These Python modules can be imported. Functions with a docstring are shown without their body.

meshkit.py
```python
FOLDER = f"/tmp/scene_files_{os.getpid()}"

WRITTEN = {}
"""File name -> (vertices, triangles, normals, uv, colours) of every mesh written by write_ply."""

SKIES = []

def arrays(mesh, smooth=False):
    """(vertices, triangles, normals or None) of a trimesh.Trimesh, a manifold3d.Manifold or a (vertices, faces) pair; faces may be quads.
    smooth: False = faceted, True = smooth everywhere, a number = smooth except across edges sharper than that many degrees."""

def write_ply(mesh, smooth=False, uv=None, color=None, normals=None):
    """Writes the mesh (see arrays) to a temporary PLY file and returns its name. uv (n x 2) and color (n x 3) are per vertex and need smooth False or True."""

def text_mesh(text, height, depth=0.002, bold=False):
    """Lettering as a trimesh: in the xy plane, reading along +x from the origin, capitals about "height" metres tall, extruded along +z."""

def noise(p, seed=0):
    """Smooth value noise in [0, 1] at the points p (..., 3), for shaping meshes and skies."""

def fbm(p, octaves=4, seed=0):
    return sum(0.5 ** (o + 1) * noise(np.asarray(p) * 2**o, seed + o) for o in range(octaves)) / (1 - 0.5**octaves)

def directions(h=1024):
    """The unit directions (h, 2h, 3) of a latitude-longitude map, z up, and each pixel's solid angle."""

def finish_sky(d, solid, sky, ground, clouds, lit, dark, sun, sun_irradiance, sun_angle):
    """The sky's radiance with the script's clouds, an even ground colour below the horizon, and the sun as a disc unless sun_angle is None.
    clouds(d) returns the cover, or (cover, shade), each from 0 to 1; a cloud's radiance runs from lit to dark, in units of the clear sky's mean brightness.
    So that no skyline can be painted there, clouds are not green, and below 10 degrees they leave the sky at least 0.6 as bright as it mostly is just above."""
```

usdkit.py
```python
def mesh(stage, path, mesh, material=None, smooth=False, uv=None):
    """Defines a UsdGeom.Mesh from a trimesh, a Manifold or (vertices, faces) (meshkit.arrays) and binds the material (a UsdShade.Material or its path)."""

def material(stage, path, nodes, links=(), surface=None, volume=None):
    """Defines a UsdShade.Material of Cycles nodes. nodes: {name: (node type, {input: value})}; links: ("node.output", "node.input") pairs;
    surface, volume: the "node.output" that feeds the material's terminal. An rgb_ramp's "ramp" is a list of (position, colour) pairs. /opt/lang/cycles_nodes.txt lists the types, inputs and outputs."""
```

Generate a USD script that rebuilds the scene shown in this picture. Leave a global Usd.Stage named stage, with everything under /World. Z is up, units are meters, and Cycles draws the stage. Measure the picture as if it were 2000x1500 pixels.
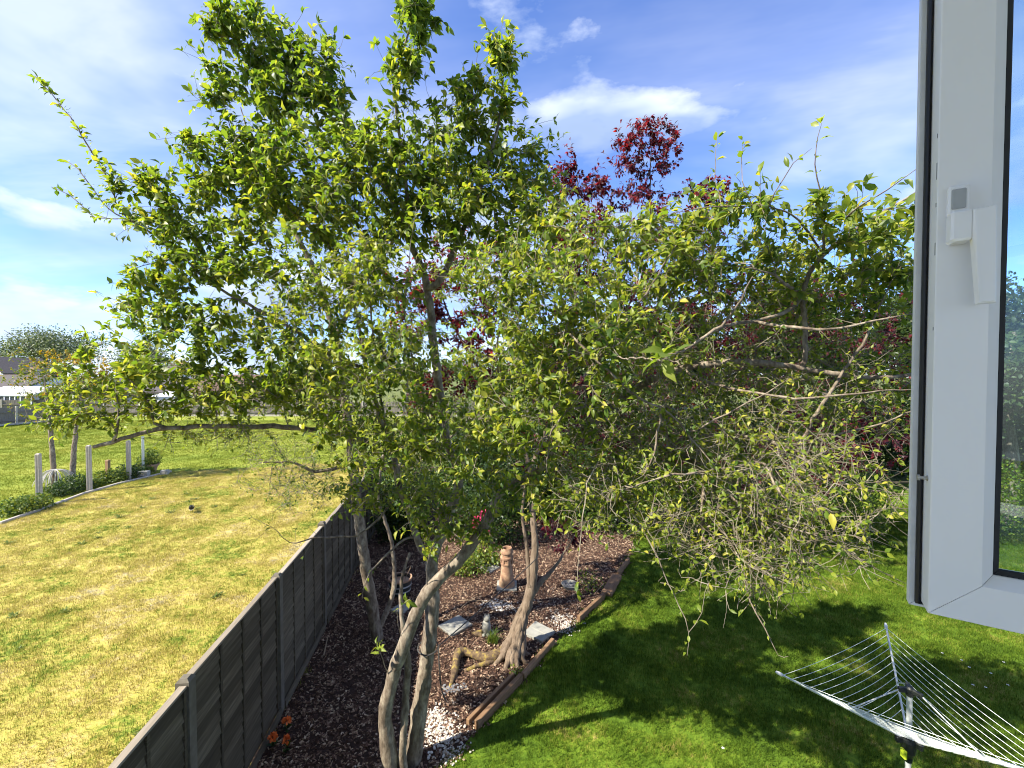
import math, numpy as np, trimesh, usdkit, meshkit
from scipy.spatial import cKDTree
from pxr import Usd, UsdGeom, UsdLux, UsdShade, Gf, Sdf, Vt

# ------------------------------------------------------------------ stage, camera, sky, sun, exposure
stage = Usd.Stage.CreateInMemory()
UsdGeom.SetStageUpAxis(stage, UsdGeom.Tokens.z)
UsdGeom.SetStageMetersPerUnit(stage, 1.0)
UsdGeom.Xform.Define(stage, '/World'); UsdGeom.Scope.Define(stage, '/World/Looks')
EYE, FPX, PITCH, EXPOSURE = 4.3, 850.0, math.radians(1.35), 1.56
cam = UsdGeom.Camera.Define(stage, '/World/camera')
cam.CreateHorizontalApertureAttr(36.0); cam.CreateFocalLengthAttr(36.0 * FPX / 2000)
cam.CreateFStopAttr(0.0); cam.CreateClippingRangeAttr(Gf.Vec2f(0.03, 5000))
cam.CreateExposureAttr(EXPOSURE)
cam.AddTranslateOp().Set(Gf.Vec3d(0, 0, EYE)); cam.AddRotateXOp().Set(90 - math.degrees(PITCH))

SUN_EL, SUN_AZ = math.radians(45), math.atan2(-0.89, -0.455)          # from the left, a little behind the house wall
S = np.array([math.sin(SUN_AZ) * math.cos(SUN_EL), math.cos(SUN_AZ) * math.cos(SUN_EL), math.sin(SUN_EL)])
sun = UsdLux.DistantLight.Define(stage, '/World/sun')
sun.CreateNormalizeAttr(True); sun.CreateIntensityAttr(1.02); sun.CreateAngleAttr(0.53); sun.CreateColorAttr(Gf.Vec3f(1.0, 0.93, 0.80))
zx = np.cross([0, 0, 1.0], S); zx /= np.linalg.norm(zx); zy = np.cross(S, zx)
sun.AddTransformOp().Set(Gf.Matrix4d(*[float(q) for r in (zx, zy, S) for q in (*r, 0)], 0, 0, 0, 1))

dome = UsdLux.DomeLight.Define(stage, '/World/sky')
CLX, CLY, CLZ = 7.29, 1.80, 7.98
SKY_STRENGTH = 0.102
usdkit.material(stage, '/World/Looks/sky', {
    't': ('texture_coordinate', {}), 'sx': ('separate_xyz', {}),
    'sky': ('sky_texture', {'sky_type': 'single_scattering', 'sun_disc': False, 'sun_elevation': SUN_EL, 'sun_rotation': SUN_AZ % (2 * math.pi), 'altitude': 100.0, 'aerosol_density': 0.02, 'ozone_density': 2.0}),
    'tint': ('mix', {'mix_type': 'multiply', 'fac': 1.0, 'color2': (0.55, 0.67, 1.0)}),
    'zz': ('math', {'math_type': 'add', 'value2': 0.16}), 'zc': ('math', {'math_type': 'maximum', 'value2': 0.0}),
    'cx': ('math', {'math_type': 'divide'}), 'cy': ('math', {'math_type': 'divide'}), 'cv': ('combine_xyz', {'z': 0.0}),
    'mp': ('mapping', {'rotation': (0, 0, 0.62), 'scale': (0.45, 1.15, 1.0), 'location': (3.1, 0.7, 0)}),
    'n1': ('noise_texture', {'scale': 1.1, 'detail': 9.0, 'roughness': 0.55, 'distortion': 0.3}),
    'r1': ('rgb_ramp', {'ramp': [(0.0, (0, 0, 0)), (0.36, (.02, .02, .02)), (0.50, (.17, .17, .17)), (0.64, (.54, .54, .54)), (1, (.75, .75, .75))]}),
    'mp2': ('mapping', {'scale': (1.0, 1.0, 2.3), 'location': (CLX, CLY, CLZ)}),
    'n2': ('noise_texture', {'scale': 2.9, 'detail': 10.0, 'roughness': 0.54, 'distortion': 0.1}),
    'r2': ('rgb_ramp', {'ramp': [(0.0, (0, 0, 0)), (0.54, (0, 0, 0)), (0.60, (.55, .55, .55)), (.68, (.95, .95, .95)), (1, (1, 1, 1))]}),
    'low': ('map_range', {'from_min': 0.0, 'from_max': 0.42, 'to_min': 0.085, 'to_max': -0.02, 'clamp': True}),
    'n2b': ('math', {'math_type': 'add'}),
    'mx': ('math', {'math_type': 'maximum'}),
    'mp3': ('mapping', {'scale': (1.0, 1.0, 2.3), 'location': (CLX, CLY, CLZ + .085)}),
    'n3': ('noise_texture', {'scale': 2.9, 'detail': 4.0, 'roughness': .5, 'distortion': 0.1}),
    'cc': ('rgb_ramp', {'ramp': [(0.0, (4.5, 4.7, 4.9)), (0.44, (4.3, 4.5, 4.8)), (0.54, (3.1, 3.5, 4.3)), (.64, (1.75, 2.3, 3.4)), (1, (1.4, 1.9, 2.9))]}),
    'mix': ('mix', {}), 'bg': ('background_shader', {'strength': SKY_STRENGTH})},
    [('t.generated', 'sx.vector'), ('sx.z', 'zc.value1'), ('zc.value', 'zz.value1'), ('sx.x', 'cx.value1'), ('zz.value', 'cx.value2'), ('sx.y', 'cy.value1'), ('zz.value', 'cy.value2'),
     ('cx.value', 'cv.x'), ('cy.value', 'cv.y'), ('cv.vector', 'mp.vector'), ('mp.vector', 'n1.vector'), ('n1.fac', 'r1.fac'),
     ('t.generated', 'mp2.vector'), ('mp2.vector', 'n2.vector'), ('sx.z', 'low.value'), ('n2.fac', 'n2b.value1'), ('low.result', 'n2b.value2'), ('n2b.value', 'r2.fac'),
     ('r1.color', 'mx.value1'), ('r2.color', 'mx.value2'), ('t.generated', 'mp3.vector'), ('mp3.vector', 'n3.vector'), ('n3.fac', 'cc.fac'),
     ('sky.color', 'tint.color1'), ('tint.color', 'mix.color1'), ('cc.color', 'mix.color2'), ('mx.value', 'mix.fac'), ('mix.color', 'bg.color')], surface='bg.background')
UsdShade.MaterialBindingAPI.Apply(dome.GetPrim()).Bind(UsdShade.Material.Get(stage, '/World/Looks/sky'))
dome.GetPrim().SetCustomDataByKey('kind', 'structure')

# ------------------------------------------------------------------ helpers
rng = np.random.default_rng(11)
CP, SP = math.cos(PITCH), math.sin(PITCH)
def ray(px, py):
    a, b = (px - 1000) / FPX, (750 - py) / FPX
    return np.array([a, CP + b * SP, -SP + b * CP])
def at(px, py, y):                       # the point seen at a pixel of the photograph, y metres in front of the house
    d = ray(px, py); return np.array([0, 0, EYE]) + d * (y / d[1])
def G(px, py, z=0.0):                    # the point seen at a pixel, at height z
    d = ray(px, py); return np.array([0, 0, EYE]) + d * ((z - EYE) / d[2])
def project(P):
    P = np.asarray(P, float); q = P - [0, 0, EYE]
    f = q[..., 1] * CP - q[..., 2] * SP; u = q[..., 1] * SP + q[..., 2] * CP
    return 1000 + FPX * q[..., 0] / f, 750 - FPX * u / f, f

taken = {}
def numbered(parent, name):
    k = taken.get((parent, name), 0); taken[(parent, name)] = k + 1
    return f'{parent}/{name}' + (f'_{k:03d}' if k else '')
def tag(o, label=None, cat=None, group=None, kind=None):
    p = o.GetPrim() if hasattr(o, 'GetPrim') else o
    for k, v in (('label', label), ('category', cat), ('group', group), ('kind', kind)):
        if v: p.SetCustomDataByKey(k, v)
    return p
def thing(name, label, cat, loc=(0, 0, 0), rz=0.0, group=None):
    x = UsdGeom.Xform.Define(stage, numbered('/World', name))
    x.AddTranslateOp().Set(Gf.Vec3d(*map(float, loc)))
    if rz: x.AddRotateZOp().Set(math.degrees(rz))
    return tag(x, label, cat, group)
def obj(name, mesh, mat, parent=None, smooth=False):
    where = '/World' if parent is None else str(parent.GetPath())
    return usdkit.mesh(stage, numbered(where, name), mesh, mat, smooth=smooth).GetPrim()
def add_tone(prim, per):
    pts = np.array(UsdGeom.Mesh(prim).GetPointsAttr().Get()); n = len(pts)
    lab = np.arange(n) // per if isinstance(per, int) else per
    t = np.random.default_rng(n + int(lab[0])).random(int(lab.max()) + 1)[lab].astype(np.float32)
    UsdGeom.PrimvarsAPI(prim).CreatePrimvar('tone', Sdf.ValueTypeNames.FloatArray, 'vertex').Set(Vt.FloatArray.FromNumpy(t))
    return prim
def lobj(*a): return add_tone(obj(*a, smooth=True), 8)
def dup(root, loc, rz=0.0, label=None, scale=None):
    was = root.GetCustomData()
    x = UsdGeom.Xform.Define(stage, numbered('/World', root.GetName()))
    x.AddTranslateOp().Set(Gf.Vec3d(*map(float, loc)))
    if rz: x.AddRotateZOp().Set(math.degrees(rz))
    if scale: x.AddScaleOp().Set(Gf.Vec3f(*scale))
    x.GetPrim().GetReferences().AddInternalReference(root.GetPath()); x.GetPrim().SetInstanceable(True)
    return tag(x, label or was.get('label'), was.get('category'), was.get('group'))

def box(sx, sy, sz, c=(0, 0, 0), ch=0.0):
    m = trimesh.creation.box((sx, sy, sz))
    if ch:
        import manifold3d as m3
        h = np.array([sx, sy, sz]) / 2
        pts = [np.array([i, j, k]) * (h - ch * (np.arange(3) != a)) for i in (-1, 1) for j in (-1, 1) for k in (-1, 1) for a in range(3)]
        m = trimesh.convex.convex_hull(np.array(pts))
    m.apply_translation(c); return m
def rotz(m, a):
    m = m.copy(); m.apply_transform(trimesh.transformations.rotation_matrix(a, [0, 0, 1])); return m
def moved(m, t):
    m = m.copy(); m.apply_translation(t); return m
def cat(ms): return trimesh.util.concatenate(ms)
def bar(a, b, w, h):                     # square bar from a to b
    a, b = np.asarray(a, float), np.asarray(b, float); d = b - a; L = np.linalg.norm(d); d /= L
    up = np.array([0, 0, 1.0]) if abs(d[2]) < 0.95 else np.array([0, 1.0, 0])
    s = np.cross(d, up); s /= np.linalg.norm(s); u = np.cross(s, d)
    T = np.eye(4); T[:3, 0], T[:3, 1], T[:3, 2], T[:3, 3] = d, s, u, (a + b) / 2
    m = trimesh.creation.box((L, w, h)); m.apply_transform(T); return m
def lathe(prof, n=32): return trimesh.creation.revolve(np.array(prof, float), sections=n)

def tube_arrays(P, R, sides):
    P, R = np.asarray(P, float), np.asarray(R, float)
    n = len(P); T = np.gradient(P, axis=0); T /= np.maximum(np.linalg.norm(T, axis=1, keepdims=True), 1e-9)
    ref = np.array([0.31, 0.21, 0.93]); ref2 = np.array([0.9, -0.3, 0.1])
    r0 = ref2 if abs(T[0] @ ref) > 0.9 else ref
    A = np.cross(T, r0); A /= np.maximum(np.linalg.norm(A, axis=1, keepdims=True), 1e-9); B = np.cross(T, A)
    th = np.arange(sides) / sides * 2 * np.pi
    V = P[:, None] + R[:, None, None] * (np.cos(th)[None, :, None] * A[:, None] + np.sin(th)[None, :, None] * B[:, None])
    V = np.vstack([V.reshape(-1, 3), P[-1:] + T[-1:] * R[-1], P[:1] - T[:1] * R[0] * .3])
    i = np.arange(n - 1)[:, None] * sides; k = np.arange(sides)[None]; k2 = (k + 1) % sides
    a, b, c, d = i + k, i + k2, i + sides + k2, i + sides + k
    F = np.vstack([np.stack([a, b, c], -1).reshape(-1, 3), np.stack([a, c, d], -1).reshape(-1, 3)])
    k = np.arange(sides); e = (n - 1) * sides; k2 = (k + 1) % sides
    F = np.vstack([F, np.stack([e + k, e + k2, np.full(sides, n * sides)], -1), np.stack([k2, k, np.full(sides, n * sides + 1)], -1)])
    return V, F
def tube(P, R, sides=8):
    R = np.full(len(P), R, float) if np.ndim(R) == 0 else R
    return trimesh.Trimesh(*tube_arrays(P, R, sides), process=False)
def join(parts):
    vs, fs, n = [], [], 0
    for v, f in parts:
        vs.append(v); fs.append(f + n); n += len(v)
    return (np.vstack(vs), np.vstack(fs)) if vs else (np.zeros((0, 3)), np.zeros((0, 3), int))
def unit(v): return v / np.maximum(np.linalg.norm(v, axis=-1, keepdims=True), 1e-9)
def spline(P, n):
    P = np.asarray(P, float); k = len(P)
    t = np.concatenate([[0], np.cumsum(np.linalg.norm(np.diff(P[:, :3], axis=0), axis=1))])
    from scipy.interpolate import PchipInterpolator
    return PchipInterpolator(t, P, axis=0)(np.linspace(0, t[-1], n))

# ------------------------------------------------------------------ materials
def M(name, *a, **k):
    usdkit.material(stage, f'/World/Looks/{name}', *a, **k); return f'/World/Looks/{name}'
def mat_noise(name, ramp, scale=8, rough=0.8, detail=6, nrough=.6, bump=0.0, bscale=40, spec=0.3, stretch=None, dist=0.01, metallic=0.0, coord='geometry'):
    nodes = {'g': ('geometry', {}), 'm': ('mapping', {'scale': stretch or (1, 1, 1)}), 'n': ('noise_texture', {'scale': scale, 'detail': detail, 'roughness': nrough}), 'r': ('rgb_ramp', {'ramp': ramp}),
             'p': ('principled_bsdf', {'roughness': rough, 'specular_ior_level': spec, 'metallic': metallic})}
    links = [('g.position', 'm.vector'), ('m.vector', 'n.vector'), ('n.fac', 'r.fac'), ('r.color', 'p.base_color')]
    if coord == 'object':
        nodes['g'] = ('texture_coordinate', {}); links[0] = ('g.object', 'm.vector')
    if bump:
        nodes['bn'] = ('noise_texture', {'scale': bscale, 'detail': 4}); nodes['b'] = ('bump', {'strength': bump, 'distance': dist})
        links += [('m.vector', 'bn.vector'), ('bn.fac', 'b.height'), ('b.normal', 'p.normal')]
    return M(name, nodes, links, surface='p.BSDF')
def mat_leaf(name, ramp, trans, tw=0.35, rough=0.45, spec=0.35, nscale=1.3, namt=0.5):
    """Leaf: each leaf has its own tone, and tones drift through the crown."""
    return M(name, {'g': ('geometry', {}), 'tn': ('attribute', {'attribute': 'tone'}), 'n': ('noise_texture', {'scale': nscale, 'detail': 3.0}),
        's': ('math', {'math_type': 'subtract', 'value2': 0.5}), 'k': ('math', {'math_type': 'multiply', 'value2': namt * 2}), 'a': ('math', {'math_type': 'add', 'use_clamp': True}),
        'r': ('rgb_ramp', {'ramp': ramp}), 't': ('rgb_ramp', {'ramp': trans}),
        'p': ('principled_bsdf', {'roughness': rough, 'specular_ior_level': spec}), 'tr': ('translucent_bsdf', {}), 'mx': ('mix_closure', {'fac': tw})},
        [('g.position', 'n.vector'), ('n.fac', 's.value1'), ('s.value', 'k.value1'), ('k.value', 'a.value1'), ('tn.fac', 'a.value2'),
         ('a.value', 'r.fac'), ('a.value', 't.fac'), ('r.color', 'p.base_color'), ('t.color', 'tr.color'), ('p.BSDF', 'mx.closure1'), ('tr.BSDF', 'mx.closure2')], surface='mx.closure')

def mat_lawn(name, ramp, s1=0.8, s2=9.0, w2=0.45, fine=60, rough=0.9, island=0.0, tw=0.0, stretch=(1, 1, 1)):
    """Grass colour from the place on the lawn, shared by the turf and the blades standing on it."""
    nodes = {'g': ('geometry', {}), 'tn': ('attribute', {'attribute': 'tone'}), 'm': ('mapping', {'scale': stretch}), 'n1': ('noise_texture', {'scale': s1, 'detail': 5.0, 'roughness': .6}), 'n2': ('noise_texture', {'scale': s2, 'detail': 4.0, 'roughness': .7}),
        'mixn': ('mix_float', {'fac': w2}), 'c': ('map_range', {'from_min': .36, 'from_max': .64, 'clamp': True}), 'isl': ('math', {'math_type': 'multiply_add', 'value2': island, 'value3': -island / 2}), 'ad': ('math', {'math_type': 'add', 'use_clamp': True}),
        'r': ('rgb_ramp', {'ramp': ramp}), 'p': ('principled_bsdf', {'roughness': rough, 'specular_ior_level': .15}),
        'bn': ('noise_texture', {'scale': fine, 'detail': 3.0}), 'b': ('bump', {'strength': .6, 'distance': .02})}
    links = [('g.position', 'm.vector'), ('m.vector', 'n1.vector'), ('m.vector', 'n2.vector'), ('n1.fac', 'mixn.a'), ('n2.fac', 'mixn.b'), ('mixn.result', 'c.value'), ('tn.fac', 'isl.value1'),
             ('c.result', 'ad.value1'), ('isl.value', 'ad.value2'), ('ad.value', 'r.fac'), ('r.color', 'p.base_color')]
    surf = 'p.BSDF'
    if island:
        nodes['tr'] = ('translucent_bsdf', {}); nodes['mx'] = ('mix_closure', {'fac': tw}); links += [('r.color', 'tr.color'), ('p.BSDF', 'mx.closure1'), ('tr.BSDF', 'mx.closure2')]; surf = 'mx.closure'
        nodes.pop('bn'); nodes.pop('b')
    else:
        links += [('m.vector', 'bn.vector'), ('bn.fac', 'b.height'), ('b.normal', 'p.normal')]
    return M(name, nodes, links, surface=surf)

DRY = [(0.0, (.085, .145, .018)), (.20, (.19, .235, .03)), (.36, (.345, .315, .062)), (.62, (.43, .355, .09)), (.84, (.42, .34, .13)), (1, (.36, .32, .19))]
GREEN = [(0.0, (.045, .085, .007)), (.4, (.085, .150, .012)), (.72, (.135, .205, .017)), (.9, (.22, .24, .035)), (1, (.33, .29, .085))]
FIELD = [(0.0, (.14, .19, .020)), (.5, (.21, .25, .030)), (1, (.32, .32, .055))]
m_dry, m_dryb = mat_lawn('dry_turf', DRY), mat_lawn('dry_blades', DRY, island=.5, tw=.3)
m_green, m_greenb = mat_lawn('lawn_turf', GREEN, s1=1.1, s2=12), mat_lawn('lawn_blades', GREEN, s1=1.1, s2=12, island=.6, tw=.35)
m_field, m_fieldb = mat_lawn('field_turf', FIELD, s1=.35, s2=5, stretch=(.6, 1.2, 1)), mat_lawn('field_blades', FIELD, s1=.35, s2=5, island=.5, tw=.3, stretch=(.6, 1.2, 1))
m_weed = mat_leaf('weed_leaf', [(0, (.07, .11, .02)), (1, (.20, .24, .04))], [(0, (.08, .16, .01)), (1, (.2, .28, .03))], tw=.3)
m_soil = mat_noise('bed_soil', [(0, (.018, .010, .007)), (.5, (.05, .028, .02)), (1, (.11, .065, .045))], scale=9, rough=.95, bump=.8, bscale=45, dist=.03)
m_ground = mat_noise('rough_ground', [(0, (.05, .07, .015)), (.6, (.12, .14, .03)), (1, (.2, .19, .07))], scale=.5, rough=.95)
m_chip = M('bark_chip', {'o': ('attribute', {'attribute': 'tone'}), 'r': ('rgb_ramp', {'ramp': [(0, (.035, .018, .012)), (.42, (.105, .058, .040)), (.7, (.20, .122, .085)), (.88, (.36, .25, .17)), (1, (.58, .46, .33))]}), 'oi': ('object_info', {}), 'a': ('math', {'math_type': 'add'}), 'f': ('math', {'math_type': 'fraction'}), 'p': ('principled_bsdf', {'roughness': .85, 'specular_ior_level': .2})},
           [('o.fac', 'a.value1'), ('oi.random', 'a.value2'), ('a.value', 'f.value1'), ('f.value', 'r.fac'), ('r.color', 'p.base_color')], surface='p.BSDF')
m_pebble = M('pale_pebble', {'o': ('attribute', {'attribute': 'tone'}), 'r': ('rgb_ramp', {'ramp': [(0, (.30, .26, .21)), (.5, (.50, .46, .40)), (1, (.70, .67, .62))]}), 'p': ('principled_bsdf', {'roughness': .7})}, [('o.fac', 'r.fac'), ('r.color', 'p.base_color')], surface='p.BSDF')
m_darkstone = mat_noise('grey_pebble', [(0, (.06, .06, .065)), (1, (.28, .28, .29))], scale=25, rough=.8)
def mat_timber(name, ramp, st=(3, 3, 40)):
    return M(name, {'t': ('texture_coordinate', {}), 'm': ('mapping', {'scale': st}), 'n': ('noise_texture', {'scale': 1.5, 'detail': 6.0, 'roughness': .65, 'distortion': .3}), 'oi': ('object_info', {}), 'k': ('math', {'math_type': 'multiply_add', 'value2': .42, 'value3': -.21}), 'a': ('math', {'math_type': 'add', 'use_clamp': True}),
        'r': ('rgb_ramp', {'ramp': ramp}), 'b': ('bump', {'strength': .4, 'distance': .004}), 'p': ('principled_bsdf', {'roughness': .85, 'specular_ior_level': .2})},
        [('t.object', 'm.vector'), ('m.vector', 'n.vector'), ('oi.random', 'k.value1'), ('n.fac', 'a.value1'), ('k.value', 'a.value2'), ('a.value', 'r.fac'), ('r.color', 'p.base_color'), ('n.fac', 'b.height'), ('b.normal', 'p.normal')], surface='p.BSDF')
m_slat = mat_timber('weathered_slat', [(0, (.032, .026, .017)), (.45, (.078, .064, .044)), (.7, (.125, .104, .072)), (1, (.24, .205, .15))], st=(2, 20, 40))
m_cap = mat_timber('weathered_cap', [(0, (.13, .108, .08)), (.5, (.27, .23, .18)), (1, (.40, .355, .29))], st=(2, 30, 30))
m_farwood = mat_timber('far_fence_wood', [(0, (.10, .088, .074)), (.5, (.18, .16, .138)), (1, (.27, .245, .215))], st=(9, 9, 1.5))
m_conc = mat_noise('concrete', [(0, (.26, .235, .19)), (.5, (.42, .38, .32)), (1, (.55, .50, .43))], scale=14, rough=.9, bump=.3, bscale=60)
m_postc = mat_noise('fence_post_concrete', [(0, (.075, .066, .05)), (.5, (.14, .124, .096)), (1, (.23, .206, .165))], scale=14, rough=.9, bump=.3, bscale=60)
m_slab = mat_noise('stone_slab', [(0, (.17, .17, .145)), (.5, (.29, .285, .25)), (1, (.40, .395, .35))], scale=9, rough=.85, bump=.3, bscale=70)
m_board = mat_timber('edging_board', [(0, (.10, .055, .03)), (.5, (.26, .16, .09)), (1, (.42, .29, .18))], st=(2, 20, 20))
m_terra = mat_noise('terracotta', [(0, (.12, .065, .04)), (.42, (.30, .175, .11)), (.62, (.40, .27, .17)), (1, (.52, .42, .26))], scale=11, rough=.85, bump=.3, bscale=50)
m_bark = mat_noise('apple_bark', [(.25, (.045, .033, .023)), (.42, (.13, .10, .072)), (.54, (.225, .185, .138)), (.64, (.32, .28, .21)), (.8, (.43, .41, .31))], scale=17, detail=8, nrough=.68, rough=.9, bump=.7, bscale=38, dist=.012, stretch=(1, 1, .45))
m_twig = mat_noise('apple_twig', [(0, (.06, .045, .033)), (.4, (.16, .13, .095)), (.6, (.275, .24, .18)), (1, (.46, .42, .33))], scale=9, detail=6, rough=.9)
m_bark2 = mat_noise('brown_bark', [(0, (.045, .030, .020)), (.4, (.125, .090, .062)), (.65, (.225, .172, .122)), (1, (.34, .285, .215))], scale=11, detail=8, nrough=.68, rough=.92, bump=.9, bscale=22, dist=.02, stretch=(1.3, 1.3, .22))
m_moss = mat_noise('yellow_moss', [(.3, (.06, .04, .025)), (.5, (.14, .095, .055)), (.60, (.27, .20, .055)), (.78, (.42, .33, .075))], scale=16, rough=.95, bump=.8, bscale=40)
APPLE = [(0, (.050, .090, .016)), (.30, (.115, .170, .026)), (.64, (.185, .235, .032)), (.92, (.27, .30, .038)), (1, (.40, .37, .05))]
APPLET = [(0, (.12, .22, .014)), (.5, (.27, .39, .022)), (.88, (.44, .52, .03)), (1, (.62, .56, .035))]
m_leaf = mat_leaf('apple_leaf', APPLE, APPLET, tw=.5, rough=.42, spec=.45, namt=.35)
APPLE_Y = [(0, (.050, .105, .014)), (.35, (.135, .20, .022)), (.7, (.255, .31, .034)), (.94, (.38, .40, .05)), (1, (.50, .46, .07))]
m_leaf_y = mat_leaf('pale_apple_leaf', APPLE_Y, [(0, (.10, .20, .015)), (.5, (.32, .40, .02)), (1, (.52, .52, .04))], tw=.5, rough=.45, spec=.4, namt=.35)
m_plum = mat_leaf('plum_leaf', [(0, (.020, .007, .012)), (.55, (.055, .012, .020)), (1, (.14, .020, .026))], [(0, (.09, .006, .012)), (.55, (.26, .010, .018)), (1, (.58, .03, .025))], tw=.42, spec=.4)
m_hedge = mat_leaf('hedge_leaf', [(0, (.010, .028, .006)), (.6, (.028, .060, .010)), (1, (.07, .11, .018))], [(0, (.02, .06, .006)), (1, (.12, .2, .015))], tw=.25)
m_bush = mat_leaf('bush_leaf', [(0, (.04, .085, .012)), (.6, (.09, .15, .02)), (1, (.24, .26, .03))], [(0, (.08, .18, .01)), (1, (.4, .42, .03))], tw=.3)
m_backtree = mat_leaf('far_leaf', [(0, (.035, .065, .015)), (.6, (.075, .12, .025)), (1, (.14, .18, .04))], [(0, (.06, .12, .01)), (1, (.2, .28, .03))], tw=.3, nscale=.4)
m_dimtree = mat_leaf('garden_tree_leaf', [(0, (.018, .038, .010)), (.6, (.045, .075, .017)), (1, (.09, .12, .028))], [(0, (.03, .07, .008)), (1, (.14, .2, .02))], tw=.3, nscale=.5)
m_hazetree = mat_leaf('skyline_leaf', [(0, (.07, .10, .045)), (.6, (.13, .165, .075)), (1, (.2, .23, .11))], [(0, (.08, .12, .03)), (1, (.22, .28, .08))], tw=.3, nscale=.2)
m_gold = mat_leaf('golden_leaf', [(0, (.12, .14, .015)), (.4, (.36, .27, .02)), (.7, (.56, .34, .02)), (1, (.62, .34, .02))], [(0, (.25, .24, .01)), (1, (.75, .42, .01))], tw=.35, nscale=.9)
m_pvc = mat_noise('white_upvc', [(0, (.84, .82, .80)), (1, (.89, .875, .86))], scale=3, rough=.38, bump=.02, bscale=300, spec=.5)
m_pvcdirt = mat_noise('dusty_upvc', [(0, (.62, .61, .58)), (.7, (.78, .78, .78)), (1, (.80, .80, .80))], scale=24, rough=.5, spec=.4)
m_rubber = mat_noise('black_rubber', [(0, (.012, .013, .014)), (1, (.03, .03, .032))], scale=30, rough=.55)
m_greyplas = mat_noise('grey_button', [(0, (.34, .35, .35)), (1, (.44, .45, .45))], scale=60, rough=.5)
m_metal = mat_noise('zinc_metal', [(0, (.35, .33, .29)), (1, (.55, .53, .48))], scale=60, rough=.4, metallic=.8)
m_pane = M('window_pane', {'t': ('transparent_bsdf', {'color': (.80, .90, .92)}), 'g': ('glossy_bsdf', {'roughness': 0.0, 'color': (.95, .97, 1)}), 'f': ('fresnel', {'IOR': 1.5}), 'm': ('mix_closure', {})}, [('f.fac', 'm.fac'), ('t.BSDF', 'm.closure1'), ('g.BSDF', 'm.closure2')], surface='m.closure')
m_brick = M('house_brick', {'t': ('texture_coordinate', {}), 'm': ('mapping', {'rotation': (math.pi / 2, 0, 0)}), 'b': ('brick_texture', {'color1': (.28, .12, .08), 'color2': (.36, .17, .11), 'mortar': (.45, .42, .38), 'scale': 1.0, 'mortar_size': .01, 'brick_width': .225, 'row_height': .075}), 'p': ('principled_bsdf', {'roughness': .9})}, [('t.object', 'm.vector'), ('m.vector', 'b.vector'), ('b.color', 'p.base_color')], surface='p.BSDF')
m_render = mat_noise('painted_render', [(0, (.74, .74, .73)), (1, (.82, .82, .81))], scale=3, rough=.9)
m_room = mat_noise('room_paint', [(0, (.82, .82, .80)), (1, (.86, .86, .84))], scale=2, rough=.9)
m_tile = mat_noise('roof_tile', [(0, (.045, .040, .040)), (.5, (.085, .075, .073)), (1, (.14, .125, .12))], scale=5, rough=.9, bump=.5, bscale=8, dist=.05, stretch=(1, 1, 4))
m_redtile = mat_noise('red_roof_tile', [(0, (.09, .055, .042)), (1, (.16, .10, .078))], scale=4, rough=.9)
m_white = mat_noise('white_paint', [(0, (.74, .74, .74)), (1, (.82, .82, .82))], scale=9, rough=.5)
m_glassdark = mat_noise('dark_pane', [(0, (.03, .035, .04)), (1, (.08, .09, .10))], scale=2, rough=.08, spec=.6)
m_canvas = mat_noise('grey_canvas', [(0, (.42, .43, .46)), (1, (.55, .56, .60))], scale=6, rough=.8)
m_line = mat_noise('washing_line', [(0, (.72, .78, .74)), (1, (.82, .88, .84))], scale=20, rough=.45)
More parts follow.
